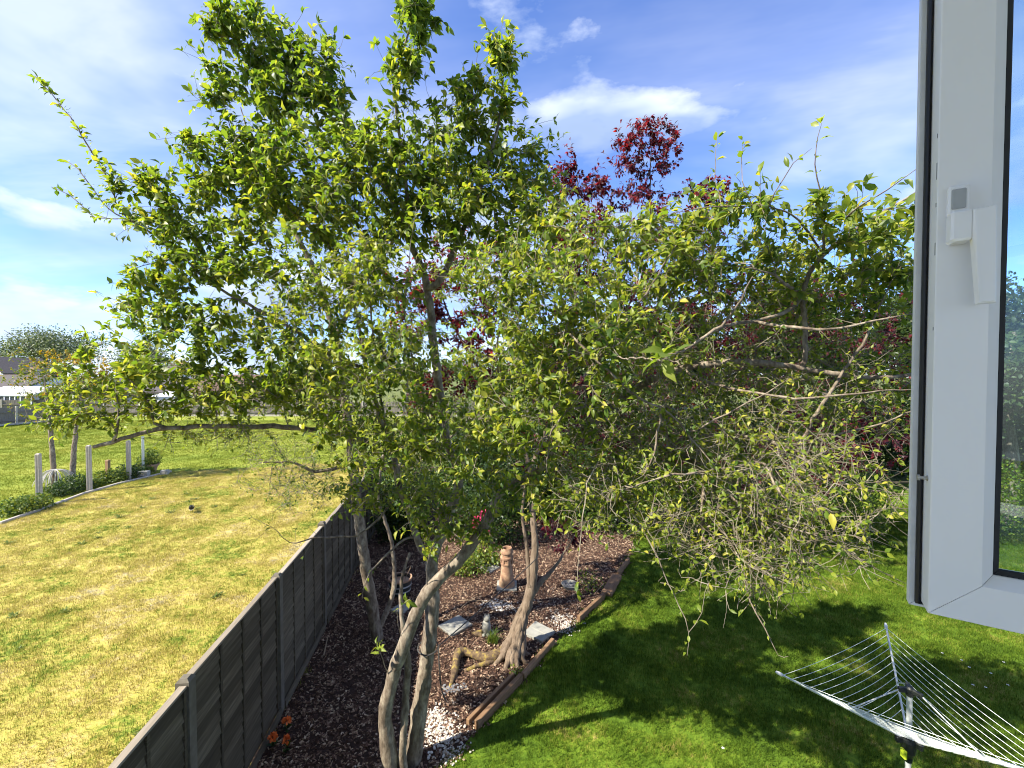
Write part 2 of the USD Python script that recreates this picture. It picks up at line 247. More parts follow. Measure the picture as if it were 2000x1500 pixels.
m_alu = mat_noise('airer_metal', [(0, (.55, .58, .57)), (1, (.70, .72, .71))], scale=20, rough=.35, metallic=.4)
m_blackpl = mat_noise('black_plastic', [(0, (.012, .014, .013)), (1, (.035, .04, .038))], scale=20, rough=.4)
m_lime = mat_noise('lime_plastic', [(0, (.40, .52, .02)), (1, (.5, .6, .04))], scale=20, rough=.45)
m_straw = mat_noise('dried_straw', [(0, (.34, .31, .26)), (1, (.66, .63, .57))], scale=30, rough=.9)
m_black = mat_noise('black_feather', [(0, (.008, .008, .01)), (1, (.02, .02, .026))], scale=40, rough=.5)
m_orange = mat_noise('orange_petal', [(0, (.70, .12, .03)), (1, (.85, .24, .05))], scale=40, rough=.6)
m_pink = mat_noise('pink_petal', [(0, (.62, .03, .14)), (1, (.85, .10, .26))], scale=30, rough=.6)
m_cord = mat_noise('dark_cord', [(0, (.03, .028, .026)), (1, (.09, .085, .08))], scale=30, rough=.7)
m_stick = mat_noise('dry_stick', [(0, (.22, .15, .09)), (1, (.46, .35, .24))], scale=20, rough=.9)
m_petal = mat_noise('daisy_petal', [(0, (.75, .75, .68)), (1, (.85, .85, .8))], scale=20, rough=.7)

# ------------------------------------------------------------------ where the fence and the bed lie
P2, P3 = G(544, 1392)[:2], G(632, 1222)[:2]
FD = unit(P3 - P2); FSP = 1.88; FN = np.array([FD[1], -FD[0]])          # along the fence, and to its right
def fpost(k): return P2 + FD * FSP * k                                   # k = 0 is the second post in view
FANG = math.atan2(FD[1], FD[0])

def sheet(name, poly, z, mat, label=None, n=0.35, amp=0.0, seed=0, kind='structure'):
    from shapely.geometry import Polygon
    pg = Polygon(poly)
    v, f = trimesh.creation.triangulate_polygon(pg, engine='earcut')
    m = trimesh.Trimesh(np.c_[v, np.full(len(v), z)], f, process=False)
    if m.face_normals[:, 2].mean() < 0: m.invert()
    return tag(obj(name, m, mat), label, kind=kind)

g_edge = [G(0, 1024)[:2], G(90, 993)[:2], G(165, 965)[:2], G(235, 945)[:2], G(292, 932)[:2], G(335, 922)[:2], G(480, 915)[:2], G(620, 905)[:2]]
tag(obj('ground', (np.array([[-400, -30, -.012], [400, -30, -.012], [400, 700, -.012], [-400, 700, -.012]], float), np.array([[0, 1, 2], [0, 2, 3]])), m_ground), kind='structure')
far_f = [fpost(-3), fpost(9)]
field_poly = [(-60, 0.6), tuple(fpost(-3) - FN * .03), tuple(fpost(22) - FN * .03), (4, 47), (-62, 47)]
sheet('field', field_poly, -.006, m_field)
dry_poly = [(-34, -.5 + 1.2), tuple(fpost(-3) - FN * .035), tuple(fpost(8) - FN * .035)] + [tuple(p) for p in g_edge[::-1]] + [(-34, g_edge[0][1] - 6)]
sheet('dry_lawn', dry_poly, 0.0, m_dry)
bed_edge_px = [(760, 1640), (930, 1425), (1018, 1330), (1080, 1258), (1130, 1215), (1180, 1168), (1205, 1128), (1228, 1098)]
bed_edge = [G(*p)[:2] for p in bed_edge_px]
bed_poly = [tuple(fpost(-2.6) - FN * .028), ] + [tuple(p) for p in bed_edge] + [(3.3, 11.6), (3.2, 19), tuple(fpost(8) - FN * .028)]
sheet('flower_bed', bed_poly, 0.0, m_soil)
lawn_poly = [tuple(p) for p in bed_edge] + [(3.3, 11.6), (3.4, 16), (30, 18), (30, 1.2), tuple(bed_edge[0] + [0.1, -2.2])]
sheet('lawn', lawn_poly, -.004, m_green)

# grass blades standing on the three lawns: small tufted tiles, each lawn one uncountable mass
def blade_tile(size, n, hmin, hmax, w, seed, lean=.5):
    r = np.random.default_rng(seed)
    b = np.c_[r.uniform(-size / 2, size / 2, (n, 2)), np.zeros(n)]
    a = r.uniform(0, 2 * np.pi, n); h = r.uniform(hmin, hmax, n); ln = r.uniform(.1, 1, n) * lean
    d = np.c_[np.cos(a), np.sin(a), np.zeros(n)]; s = np.c_[-np.sin(a), np.cos(a), np.zeros(n)] * w * .5 * r.uniform(.6, 1.3, (n, 1))
    up = np.array([0, 0, 1.0])
    mid = b + d * (ln * h * .35)[:, None] + up * (h * .62)[:, None]; tip = b + d * (ln * h)[:, None] + up * (h * (1 - .25 * ln))[:, None]
    V = np.stack([b - s, b + s, mid + s * .8, mid - s * .8, tip], 1).reshape(-1, 3)
    k = np.arange(n)[:, None] * 5
    F = np.stack([k + [0, 1, 2], k + [0, 2, 3], k + [3, 2, 4]], 1).reshape(-1, 3)
    return V, F
def instancer(name, protos, mats, pts, rots, scales, idx, label, cat, per=5):
    pi = UsdGeom.PointInstancer.Define(stage, numbered('/World', name)); path = str(pi.GetPath())
    for k, (m, mt) in enumerate(zip(protos, mats)):
        add_tone(usdkit.mesh(stage, f'{path}/tuft' + (f'_{k:03d}' if k else ''), m, mt).GetPrim(), per)
        pi.GetPrototypesRel().AddTarget(f'{path}/tuft' + (f'_{k:03d}' if k else ''))
    n = len(pts)
    pi.CreatePositionsAttr(Vt.Vec3fArray.FromNumpy(np.asarray(pts, np.float32)))
    pi.CreateProtoIndicesAttr(Vt.IntArray.FromNumpy(np.asarray(idx, np.int32)))
    rots = np.asarray(rots, float)
    if rots.ndim == 1: q = [Gf.Quath(float(np.cos(r / 2)), 0, 0, float(np.sin(r / 2))) for r in rots]
    else: q = [Gf.Quath(*map(float, r)) for r in rots]
    pi.CreateOrientationsAttr(Vt.QuathArray(q))
    pi.CreateScalesAttr(Vt.Vec3fArray.FromNumpy(np.asarray(scales, np.float32)))
    return tag(pi, label, cat, kind='stuff')
from shapely.geometry import Polygon, Point
import shapely
def scatter(poly, step, seed, keep=None, jit=.5):
    r = np.random.default_rng(seed); pg = Polygon(poly); x0, y0, x1, y1 = pg.bounds
    X, Y = np.meshgrid(np.arange(x0, x1, step), np.arange(y0, y1, step)); p = np.c_[X.ravel(), Y.ravel()] + r.uniform(-jit * step, jit * step, (X.size, 2))
    p = p[shapely.contains_xy(pg, p[:, 0], p[:, 1])]
    u, v, f = project(np.c_[p, np.zeros(len(p))])
    return p[(f > .5) & (u > -120) & (u < 2150) & (v < 1640) & (keep(p) if keep else True)]
def grass(name, poly, z, mat, step, n, h, w, seed, label, cat, keep=None):
    p = scatter(poly, step, seed, keep); r = np.random.default_rng(seed + 1)
    protos = [blade_tile(step * 1.5, n, h * .45, h, w, seed + k, .9) for k in range(4)]
    d = meshkit.fbm(np.c_[p * .9, np.zeros(len(p))], 3, seed)
    sc = np.c_[np.ones(len(p)), np.ones(len(p)), .55 + 1.0 * d]
    instancer(name, protos, [mat] * 4, np.c_[p, np.full(len(p), z)], r.uniform(0, 6.28, len(p)), sc, r.integers(0, 4, len(p)), label, cat)
grass('dry_grass', dry_poly, 0.0, m_dryb, .24, 150, .055, .0058, 21, 'patchy yellow and green dry grass over the lawn left of the fence', 'grass')
grass('lawn_grass', lawn_poly, -.004, m_greenb, .20, 190, .062, .005, 31, 'thick green grass of the lawn right of the flower bed', 'grass', keep=lambda p: p[:, 1] < 14)
grass('field_grass', field_poly, -.006, m_fieldb, .5, 110, .07, .014, 41, 'bright green grass beyond the row of concrete posts', 'grass',
      keep=lambda p: (p[:, 1] > 11) & ~shapely.contains_xy(Polygon(dry_poly), p[:, 0], p[:, 1]) & (p[:, 1] < 40))

r = np.random.default_rng(77); wp_ = scatter(dry_poly, .9, 78); wp_ = wp_[meshkit.fbm(np.c_[wp_ * .35, np.zeros(len(wp_))], 3, 5) > .52]
LTW = 9
def weed_tile(seed):
    r = np.random.default_rng(seed); n = 26; a = r.uniform(0, 6.28, n); d = np.c_[np.cos(a), np.sin(a), r.uniform(.1, .9, n)]; s_ = np.c_[-np.sin(a), np.cos(a), np.zeros(n)]
    L = r.uniform(.04, .11, n)[:, None]; b0 = np.c_[r.normal(0, .035, (n, 2)), np.zeros(n)]; m_ = b0 + d * L * .55; t_ = b0 + d * L - [0, 0, .01]; w_ = L * .17
    V = np.stack([b0, m_ - s_ * w_, m_ + s_ * w_, t_], 1).reshape(-1, 3); k = np.arange(n)[:, None] * 4
    return V, np.stack([k + [0, 2, 1], k + [1, 2, 3]], 1).reshape(-1, 3)
instancer('lawn_weeds', [weed_tile(k) for k in range(3)], [m_weed] * 3, np.c_[wp_, np.full(len(wp_), .004)], r.uniform(0, 6.28, len(wp_)), np.repeat(r.uniform(.5, 1.3, (len(wp_), 1)), 3, 1), r.integers(0, 3, len(wp_)), 'low dark green weeds dotted through the dry lawn', 'weeds', per=4)

# ------------------------------------------------------------------ the house the picture is taken from: wall round the window opening, eaves, and the open sash
WT = np.array([.992, .124]); WN = np.array([-.124, .992]); W0 = np.array([0, .15]) 
def wp(t, n, z): p = W0 + WT * t + WN * n; return np.array([p[0], p[1], z])
WANG = math.atan2(WT[1], WT[0])
house = thing('house', 'white rendered house wall and eaves around the open window', 'house', (*W0, 0), WANG)
op = (-1.35, 1.16, EYE - .42, EYE + .86)          # the opening: left, right, bottom, top
wall = [box(6.0 + op[0] + .0, .3, 5.9, ((-6.0 + op[0]) / 2, -.15, 2.95)), box(7 - op[1], .3, 5.9, ((7 + op[1]) / 2, -.15, 2.95)),
        box(op[1] - op[0], .3, op[2], ((op[0] + op[1]) / 2, -.15, op[2] / 2)), box(op[1] - op[0], .3, 5.9 - op[3], ((op[0] + op[1]) / 2, -.15, (5.9 + op[3]) / 2))]
obj('wall', cat(wall), m_render, house)
obj('side_wall', box(.3, 6, 5.9, (-5.849, -3.305, 2.95)), m_render, house); obj('side_wall', box(.3, 6, 5.9, (6.849, -3.305, 2.95)), m_render, house)
obj('ceiling', box(12.9, 6.5, .1, (.5, -3.1, 5.96)), m_room, house)
roof = trimesh.Trimesh(*[np.array(q) for q in ([[-6.6, .42, 5.82], [7.6, .42, 5.82], [7.6, -3.1, 8.3], [-6.6, -3.1, 8.3], [-6.6, -6.6, 5.82], [7.6, -6.6, 5.82]], [[0, 1, 2], [0, 2, 3], [3, 2, 5], [3, 5, 4]])], process=False)
obj('roof', trimesh.util.concatenate([roof, moved(roof, (0, 0, .12))]), m_tile, house)
obj('gutter', box(14.2, .11, .1, (.5, .46, 5.86)), m_white, house)
obj('floor', box(12.3, 5.95, .2, (.5, -3.15, 2.6)), m_room, house)

# sash, in its own axes: u from the free edge to the hinges, v up, w towards the room
SA = math.radians(33.5)
s_u = np.array([math.cos(SA), -math.sin(SA), 0]); s_w = np.array([-math.sin(SA), -math.cos(SA), 0]); s_o = np.array([.619, .640, EYE - .356])
SW, SH = .60, 1.12
def smap(m):
    m = m.copy(); v = np.array(m.vertices); m.vertices = v[:, :1] * s_u + v[:, 1:2] * np.array([0, 0, 1.0]) + v[:, 2:] * s_w; m.fix_normals() if m.is_watertight else None; return m
def frame_side(prof, side, w0=0, w1=0):
    """One mitred side of a frame. prof: (inset from the sash edge, w) round the section; side: left, right, bottom or top."""
    prof = np.array(prof, float); n = len(prof); V = []
    g_ = .0005
    for e in (0, 1):
        for i, w in prof:
            if side == 'left': V.append((i, i + g_ if e == 0 else SH - i - g_, w))
            if side == 'right': V.append((SW - i, i + g_ if e == 0 else SH - i - g_, w))
            if side == 'bottom': V.append((i + g_ if e == 0 else SW - i - g_, i, w))
            if side == 'top': V.append((i + g_ if e == 0 else SW - i - g_, SH - i, w))
    F = []
    for k in range(n):
        a, b = k, (k + 1) % n; F += [(a, b, n + b), (a, n + b, n + a)]
    for k in range(1, n - 1): F += [(0, k + 1, k), (n, n + k, n + k + 1)]
    m = trimesh.Trimesh(np.array(V), np.array(F), process=False); m.fix_normals(); return smap(m)
sash = thing('window_sash', 'open white plastic window sash with handle, at the right edge', 'window', s_o)
body = [(.0, 0), (.0012, .0015), (.055, .0015), (.0565, 0), (.0685, -.0125), (.0695, -.014), (.0695, -.050), (0, -.050)]
for sd, nm in (('left', 'stile'), ('right', 'stile'), ('bottom', 'bottom_rail'), ('top', 'top_rail')): obj(nm, frame_side(body, sd), m_pvc, sash)
lip = [(-.013, -.0505), (-.013, -.068), (-.0118, -.0695), (.06, -.0695), (.06, -.0505)]
gas = [(-.0066, -.0435), (-.0056, -.0412), (-.0035, -.0395), (-.0012, -.042), (-.0012, -.0502), (-.0066, -.0502)]
gi = [(.0697, -.0155), (.0765, -.0185), (.0775, -.0225), (.0697, -.0225)]
for sd in ('left', 'right', 'bottom', 'top'):
    obj('outer_lip', frame_side(lip, sd), m_pvcdirt, sash); obj('outer_gasket', frame_side(gas, sd), m_rubber, sash); obj('glazing_gasket', frame_side(gi, sd), m_rubber, sash)
gl = trimesh.creation.box((SW - .135, SH - .135, .004)); gl.apply_translation((SW / 2, SH / 2, -.030)); obj('pane', smap(gl), m_pane, sash)
# faint joints where the bead meets the frame, the striker on the edge, and the handle
def sbox(a, b, ch=.0): 
    a, b = np.array(a, float), np.array(b, float); m = box(*(b - a), (a + b) / 2, ch); return smap(m)
hv = EYE + .236 - s_o[2]
hb = sbox((.0105, hv - .062 + .0, .0017), (.0355, hv + .02, .009), .0025)
handle = obj('handle', sbox((.0095, hv - .052, .0015), (.0325, hv - .012 + .002, .0300), .003), m_pvc, sash)
obj('back_plate', sbox((.0095, hv - .012, .0015), (.0315, hv + .030, .0125), .0025), m_pvc, handle)
obj('lock_button', sbox((.0125, hv - .004, .0125), (.0275, hv + .024, .0145), .0012), m_greyplas, handle)
lev = np.array([(.0325 - .002, hv - .012, .0300), (.053, hv - .010, .0300), (.053, hv - .141, .0365), (.036, hv - .141, .0365), (.0305, hv - .045, .0300)])
lv = np.vstack([lev, lev - [0, 0, .013]]); lv2 = np.vstack([lev * 1.0]); cx_ = lev.mean(0); lv2 = cx_ + (lev - cx_) * [.86, .97, 1] + [0, 0, .0035]
obj('lever', smap(trimesh.convex.convex_hull(np.vstack([lv, lv2]))), m_pvc, handle)
st = trimesh.util.concatenate([trimesh.creation.cylinder(.0042, .002), moved(trimesh.creation.cylinder(.0026, .010), (0, 0, .005)), moved(trimesh.creation.cylinder(.0045, .003), (0, 0, .0105))])
st.apply_transform(trimesh.transformations.rotation_matrix(-np.pi / 2, [0, 1, 0])); st.apply_translation((-.000, .198, -.018)); obj('locking_pin', smap(st), m_metal, sash)
for k, (a, b) in enumerate(((.53, .548), (.60, .606), (.64, .664), (.70, .706), (.42, .425))):
    obj('edge_chip', sbox((-.0004, a, -.0052), (.0004, b, -.003)), m_darkstone, sash)

# ------------------------------------------------------------------ lap panel fence between the lawns: one fence of posts and panels
FH = 1.76
fence = thing('lap_fence', 'weathered grey lap panel fence between the dry lawn and the flower bed', 'fence', (*fpost(-2), 0), FANG)
L, x0, nsl = FSP - .11, .055, 14
for k in range(9):
    r = np.random.default_rng(5 + k); bx = k * FSP; dz = r.normal(0, .012); lean = r.normal(0, .004)
    bats = []
    for j in range(5):
        x = bx + x0 + .02 + j * (L - .04) / 4
        bats += [box(.034, .02, FH - .07, (x, -.026 + lean, .035 + dz + (FH - .07) / 2), .002), box(.034, .018, FH - .07, (x, .016 + lean, .035 + dz + (FH - .07) / 2), .002)]
    panel = obj('panel', cat(bats), m_slat, fence)
    for q in range(nsl):
        z0 = .06 + dz + q * (FH - .10) / nsl; h = (FH - .10) / nsl + .028
        xs = np.linspace(bx + x0, bx + x0 + L, 9); wv = .004 * np.sin(xs * 5 + q * 1.7) + r.normal(0, .0028, 9); th, tilt = .009, .022
        V = np.array([p for x, w in zip(xs, wv) for p in ((x, lean - tilt, z0 + w), (x, lean - tilt - th, z0 + w), (x, lean + tilt * .2 - th, z0 + h), (x, lean + tilt * .2, z0 + h))]); F = []
        for j in range(8):
            for a in range(4):
                b = (a + 1) % 4; p_, q_ = j * 4, j * 4 + 4; F += [(p_ + a, p_ + b, q_ + b), (p_ + a, q_ + b, q_ + a)]
        F += [(0, 2, 1), (0, 3, 2), (32, 33, 34), (32, 34, 35)]
        m = trimesh.Trimesh(V, F, process=False); m.fix_normals(); obj('slat', m, m_slat, panel)
    obj('cap', box(L + .01, .062, .022, (bx + x0 + L / 2, -.004 + lean, FH - .021 + dz), .003), m_cap, panel)
    obj('gravel_board', box(FSP - .13, .03, .10, (bx + FSP / 2, -.055, .052), .003), m_slat, fence)
pm = np.array([(sx * a, sy * b, z) for sx in (-1, 1) for sy in (-1, 1) for a, b, z in ((.05, .055, 0), (.048, .053, FH - .005), (.03, .03, FH + .022))])
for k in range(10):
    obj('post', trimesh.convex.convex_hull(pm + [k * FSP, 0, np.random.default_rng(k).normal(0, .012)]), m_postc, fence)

# ------------------------------------------------------------------ leaves and trees
LT = np.array([(0, 0, 0), (-.20, .28, .05), (0, .30, 0), (.20, .28, .05), (-.235, .60, .02), (0, .62, -.05), (.235, .60, .02), (0, 1.0, -.21)], float)
LF = np.array([(0, 2, 1), (0, 3, 2), (1, 2, 5), (1, 5, 4), (2, 3, 6), (2, 6, 5), (4, 5, 7), (5, 6, 7)])
def leaf_arrays(pos, d, n, size, width=1.0, droop=1.0):
    d = unit(d); x = unit(np.cross(d, n)); z = np.cross(x, d)
    size = np.broadcast_to(size, len(pos)); w = np.broadcast_to(width, len(pos)); dr = np.broadcast_to(droop, len(pos))
    lx, ly, lz = LT[None, :, 0] * w[:, None], np.broadcast_to(LT[None, :, 1], (len(pos), 8)), LT[None, :, 2] * dr[:, None]
    V = pos[:, None] + size[:, None, None] * (lx[..., None] * x[:, None] + ly[..., None] * d[:, None] + lz[..., None] * z[:, None])
    return V
def leaf_mesh(V):
    n = len(V); return V.reshape(-1, 3), (np.arange(n)[:, None, None] * 8 + LF[None]).reshape(-1, 3)

class Tree:
    def __init__(self, seed):
        self.r = np.random.default_rng(seed); self.P = []; self.par = []; self.R0 = []; self.limb_of = []; self.limbs = []; self.paths = []; self.pinfo = []
    def limb(self, pts, name='branch', join=True, px=True, leaf=None, spacing=.07, wob=.012, label=None):
        Q = np.array([[*(at(p[0], p[1], p[2]) if px else p[:3]), p[3]] for p in pts], float)
        par = -1
        if self.P and join:
            P = np.array(self.P); par = int(np.argmin(np.linalg.norm(P - Q[0, :3], axis=1)))
            if np.linalg.norm(P[par] - Q[0, :3]) > .05: Q = np.vstack([[*P[par], Q[0, 3]], Q])
        L = np.linalg.norm(np.diff(Q[:, :3], axis=0), axis=1).sum(); n = max(4, int(L / spacing))
        C = spline(Q, n); C[:, 3] *= .80
        C[1:-1, :3] += np.cumsum(self.r.normal(0, wob * .5, (n - 2, 3)), 0) * np.hanning(n)[1:-1, None] * .7 + self.r.normal(0, wob * .25, (n - 2, 3))
        ids = []
        for k, c in enumerate(C):
            if k == 0 and par >= 0: ids.append(par); continue
            self.P.append(c[:3]); self.par.append(ids[-1] if ids else -1); self.R0.append(c[3]); ids.append(len(self.P) - 1)
        self.limbs.append((name, ids, C[:, 3], label))
        if leaf:
            self.paths.append(ids); self.pinfo.append(leaf)
        return ids
    def attract(self, lobes, mul=1.0, batch=50):
        A, info = [], []
        for lb in lobes:
            px, py, y, rx, ry, rd, n = lb[:7]; n = int(n * mul); g = 1.22 if lb[7]['s'] > .078 else 1.0; rx, ry = rx * g, ry * g; c = at(px, py, y)
            u = unit(self.r.normal(size=(n, 3))) * self.r.uniform(0, 1, (n, 1)) ** (1 / 2.6)
            q = c + u * [rx / FPX * y, rd, ry / FPX * y]
            A.append(q); info += [lb[7]] * n
        A = np.vstack(A); 
        ok = (A[:, 2] > .5) & (A[:, 1] > 1.0)
        A, info = A[ok], [i for i, o in zip(info, ok) if o]
        d, _ = cKDTree(np.array(self.P)).query(A)
        order = np.argsort(d * self.r.uniform(.6, 1.4, len(d)))
        for b in range(0, len(order), batch):
            P = np.array(self.P); T = cKDTree(P)
            sel = order[b:b + batch]; dd, ii = T.query(A[sel], k=4)
            for a, dk, ik in zip(sel, dd, ii):
                i = int(ik[min(3, int(self.r.integers(0, 3)))]) if len(P) > 8 else int(ik[0])
                p0 = P[i]; t = A[a]; L = np.linalg.norm(t - p0)
                if L < .05: continue
                pi = self.par[i]; d0 = unit(P[i] - P[pi]) if pi >= 0 else np.array([0, 0, 1.0])
                m = p0 + (unit(t - p0) * .55 + d0 * .40 + self.r.normal(0, .22, 3) + [0, 0, .08]) * L * .5
                n = max(3, int(L / .06)); s = np.linspace(0, 1, n + 1)[1:, None]
                C = (1 - s) ** 2 * p0 + 2 * s * (1 - s) * m + s * s * t
                C += self.r.normal(0, .010, C.shape) * np.minimum(1, L)
                ids = [i]
                for c in C: self.P.append(c); self.par.append(ids[-1]); self.R0.append(0.0); ids.append(len(self.P) - 1)
                self.paths.append(ids); self.pinfo.append(info[a])
    def radii(self, tip=.0013, ex=2.35):
        P = np.array(self.P); n = len(P); acc = np.zeros(n); R = np.zeros(n)
        for i in range(n - 1, -1, -1):
            a = acc[i] if acc[i] > 0 else tip ** ex
            a = a + (tip * .30) ** ex
            R[i] = a ** (1 / ex); p = self.par[i]
            if p >= 0: acc[p] += a
        R0 = np.array(self.R0)
        self.R = np.where(R0 > 0, np.maximum(R0, np.minimum(R, R0 * 1.15)), R)
        for i in range(n):                                  # never thicker than what carries it
            p = self.par[i]
            if p >= 0: self.R[i] = min(self.R[i], max(self.R[p], .0015))
    def build(self, root, bark, twigm, leafmats, big=.010, singles=300, width=1.0, name_leaf='leaf'):
        self.radii(); P, R = np.array(self.P), self.R
        for name, ids, rr, label in self.limbs:
            if R[ids[0]] < .006 and R[ids[-1]] < .006: 
                self.thin = getattr(self, 'thin', []) + [ids]; continue
            q = P[ids]; r_ = R[ids].copy(); r_[0] = min(r_[0], max(rr[0], r_[1]) * 1.05) if len(ids) > 1 else r_[0]
            r_ = r_ * (1 + .20 * (meshkit.noise(q * 6.0, 3) - .5) + .16 * (meshkit.noise(q * 19.0, 4) - .5))
            tag(obj(name, tube(q, r_, 14 if r_.max() > .03 else 8), bark, root, smooth=True), label)
        small, nb = [tube_arrays(P[i], R[i], 4) for i in getattr(self, 'thin', [])], 0
        for ids in self.paths:
            if ids and any(ids is l[1] for l in self.limbs): continue
            q, r_ = P[ids], R[ids].copy(); r_[0] = min(r_[0], r_[1] * 1.25)
            if r_[1] > big and nb < 200:
                nb += 1; obj('branch', tube(q, r_, 7), bark, root, smooth=True)
            else: small.append(tube_arrays(q, r_, 4 if r_[1] < .004 else 5))
        # short spurs and leaves along the shoots
        pos, dr, nm, sz, gr = [], [], [], [], []
        up = np.array([0, 0, 1.0])
        for ids, f in zip(self.paths, self.pinfo):
            q = P[ids]; k = self.r.poisson(f['n'])
            seg = np.linalg.norm(np.diff(q, axis=0), axis=1); cum = np.concatenate([[0], np.cumsum(seg)]); L = cum[-1]
            if f.get('spur'):
                for _ in range(self.r.poisson(f['spur'])):
                    s = self.r.uniform(.1, 1) * L; j = min(np.searchsorted(cum, s), len(q) - 1); p = q[j]; ax = unit(q[j] - q[j - 1])
                    d = unit(ax * .5 + unit(self.r.normal(size=3)) + up * f.get('spup', .25)); l = self.r.uniform(.04, f.get('spl', .22))
                    e = p + d * l; mid = p + d * l * .5 + self.r.normal(0, .08, 3) * l
                    small.append(tube_arrays(np.array([p, mid, e]), np.array([.0021, .0018, .0013]), 3))
                    for _ in range(self.r.poisson(f.get('spn', 3))):
                        pos.append(e - d * self.r.uniform(0, .03)); dr.append(unit(d * .4 + self.r.normal(size=3) * .8)); nm.append(up * .4 + S * .9 + self.r.normal(0, .5, 3)); sz.append(f['s'] * self.r.uniform(.55, 1.1)); gr.append(int(self.r.random() < f.get('m', 0)))
            span = f.get('span', .32)
            for c in range(k):
                s = max(0.0, L - span * self.r.uniform(0, 1) ** 1.2) if f.get('tipw', 1) else self.r.uniform(0, L)
                s = max(s, 0); j = max(1, min(int(np.searchsorted(cum, s)), len(q) - 1)); t = (s - cum[j - 1]) / max(seg[j - 1], 1e-6)
                ax = unit(q[j] - q[j - 1]); p = q[j - 1] + (q[j] - q[j - 1]) * np.clip(t, 0, 1)
                rad = unit(np.cross(ax, self.r.normal(size=3)))
                d = unit(ax * .55 + rad * .8 + up * self.r.uniform(-.35, .25))
                pos.append(p + d * .012); dr.append(d); nm.append(up * .35 + S * 1.0 + self.r.normal(0, .45, 3)); sz.append(f['s'] * self.r.uniform(.42, 1.2)); gr.append(int(self.r.random() < f.get('m', 0)))
        v, f = join(small); tag(obj('twigs', (v, f), twigm, root), kind='stuff')
        if not pos: return
        pos, dr, nm, sz, gr = map(np.array, (pos, dr, nm, sz, gr))
        V = leaf_arrays(pos, dr, nm, sz, width * self.r.uniform(.75, 1.2, len(pos)), self.r.uniform(.2, 2.3, len(pos)))
        single = np.zeros(len(pos), bool)
        if singles:
            u, w, dep = project(V.mean(1)); L = sz / dep
            a = V[:, 7] - V[:, 0]; b = V[:, 6] - V[:, 4]; ar = np.abs(np.einsum('ij,ij->i', np.cross(a, b), unit(V.mean(1) - [0, 0, EYE]))) / dep ** 2
            inside = (u > 10) & (u < 1770) & (w > 10) & (w < 1490)
            cell = np.floor(u / 14).astype(int) * 1000 + np.floor(w / 14).astype(int); o = np.argsort(dep); first = np.zeros(len(pos), bool); first[o[np.unique(cell[o], return_index=True)[1]]] = True
            cand = np.where(inside & first)[0]; pick = cand[np.argsort(-ar[cand])][:singles]; single[pick] = True
            for i in pick:
                add_tone(obj(name_leaf, (V[i], LF), leafmats[gr[i]], root, smooth=True), np.full(8, i % 997))
        for k, m in enumerate(leafmats):
            sel = (gr == k) & ~single
            if sel.any(): tag(lobj('foliage', leaf_mesh(V[sel]), m, root), kind='stuff')
        self.count = len(pos)

def dense(n=13, s=.078, **k): return dict(n=n, s=s, **k)
D = dict(n=15, s=.082, spur=2.4, spn=4, m=.12, span=.38)
Dt = dict(n=18, s=.090, spur=2.2, spn=4, m=.05, span=.5)
Y = dict(n=11, s=.070, spur=4.0, spn=2.4, m=.8)
Z = dict(n=8.0, s=.047, spur=5.0, spn=2.2, m=.95, spl=.26, spup=.05)
W = dict(n=4.5, s=.043, spur=4.5, spn=1.4, m=.95, spl=.28, spup=-.1)
B = dict(n=13, s=.072, spur=2.0, spn=3, m=.25)

# --- the apple tree before the window: three stems from one foot just below the picture
T1 = Tree(3)
T1.limb([(778, 1560, 4.55, .125), (758, 1460, 4.5, .100), (752, 1400, 4.5, .092), (766, 1330, 4.5, .088), (790, 1260, 4.45, .085), (835, 1160, 4.4, .080), (905, 1085, 4.4, .072), (950, 1020, 4.45, .066), (978, 962, 4.5, .060), (1040, 925, 4.4, .050), (1110, 860, 4.2, .046), (1200, 792, 4.0, .042), (1330, 722, 3.7, .036), (1450, 708, 3.5, .032), (1570, 722, 3.4, .026), (1700, 738, 3.3, .020), (1800, 728, 3.3, .014), (1900, 690, 3.3, .007)], 'stem', label='pale curving stem that swings out to the right')
T1.limb([(800, 1560, 4.7, .125), (812, 1440, 4.75, .112), (832, 1300, 4.8, .104), (846, 1180, 4.9, .098), (846, 1110, 5.0, .090), (878, 1020, 5.1, .078), (905, 940, 5.2, .070), (880, 850, 5.1, .064), (863, 700, 4.9, .058), (846, 560, 4.7, .052), (800, 450, 4.6, .036), (740, 330, 4.6, .026), (640, 200, 4.7, .016), (520, 110, 4.6, .010), (420, 60, 4.5, .004)], 'stem', join=False, label='thick upright stem with a dark cord tied round it')
T1.limb([(795, 1570, 4.55, .06), (788, 1480, 4.5, .052), (792, 1400, 4.55, .048), (798, 1320, 4.6, .050), (790, 1250, 4.6, .036), (782, 1160, 4.7, .026), (800, 1080, 4.8, .018)], 'stem', join=False, label='knobbly short stem behind the pale stem')
T1.limb([(846, 560, 4.7, .05), (900, 460, 4.6, .034), (940, 360, 4.5, .024), (975, 220, 4.4, .013), (985, 110, 4.4, .005)])
T1.limb([(800, 450, 4.6, .03), (790, 330, 4.3, .02), (770, 180, 4.1, .014), (800, 60, 4.0, .010), (830, -60, 3.9, .004)], leaf=dict(n=40, s=.09, span=1.2))
T1.limb([(836, 1085, 5.0, .05), (797, 996, 4.9, .045), (780, 950, 4.85, .042), (770, 890, 4.8, .038), (745, 820, 4.7, .032), (715, 720, 4.5, .026), (690, 600, 4.4, .018), (640, 480, 4.3, .012), (600, 380, 4.2, .006)])
T1.limb([(762, 870, 4.8, .036), (690, 856, 4.7, .034), (600, 838, 4.5, .032), (500, 832, 4.3, .030), (400, 834, 4.15, .028), (320, 838, 4.0, .026), (250, 855, 3.9, .024), (205, 868, 3.85, .022), (183, 873, 3.83, .019)], label='long level branch reaching left to a sawn end')
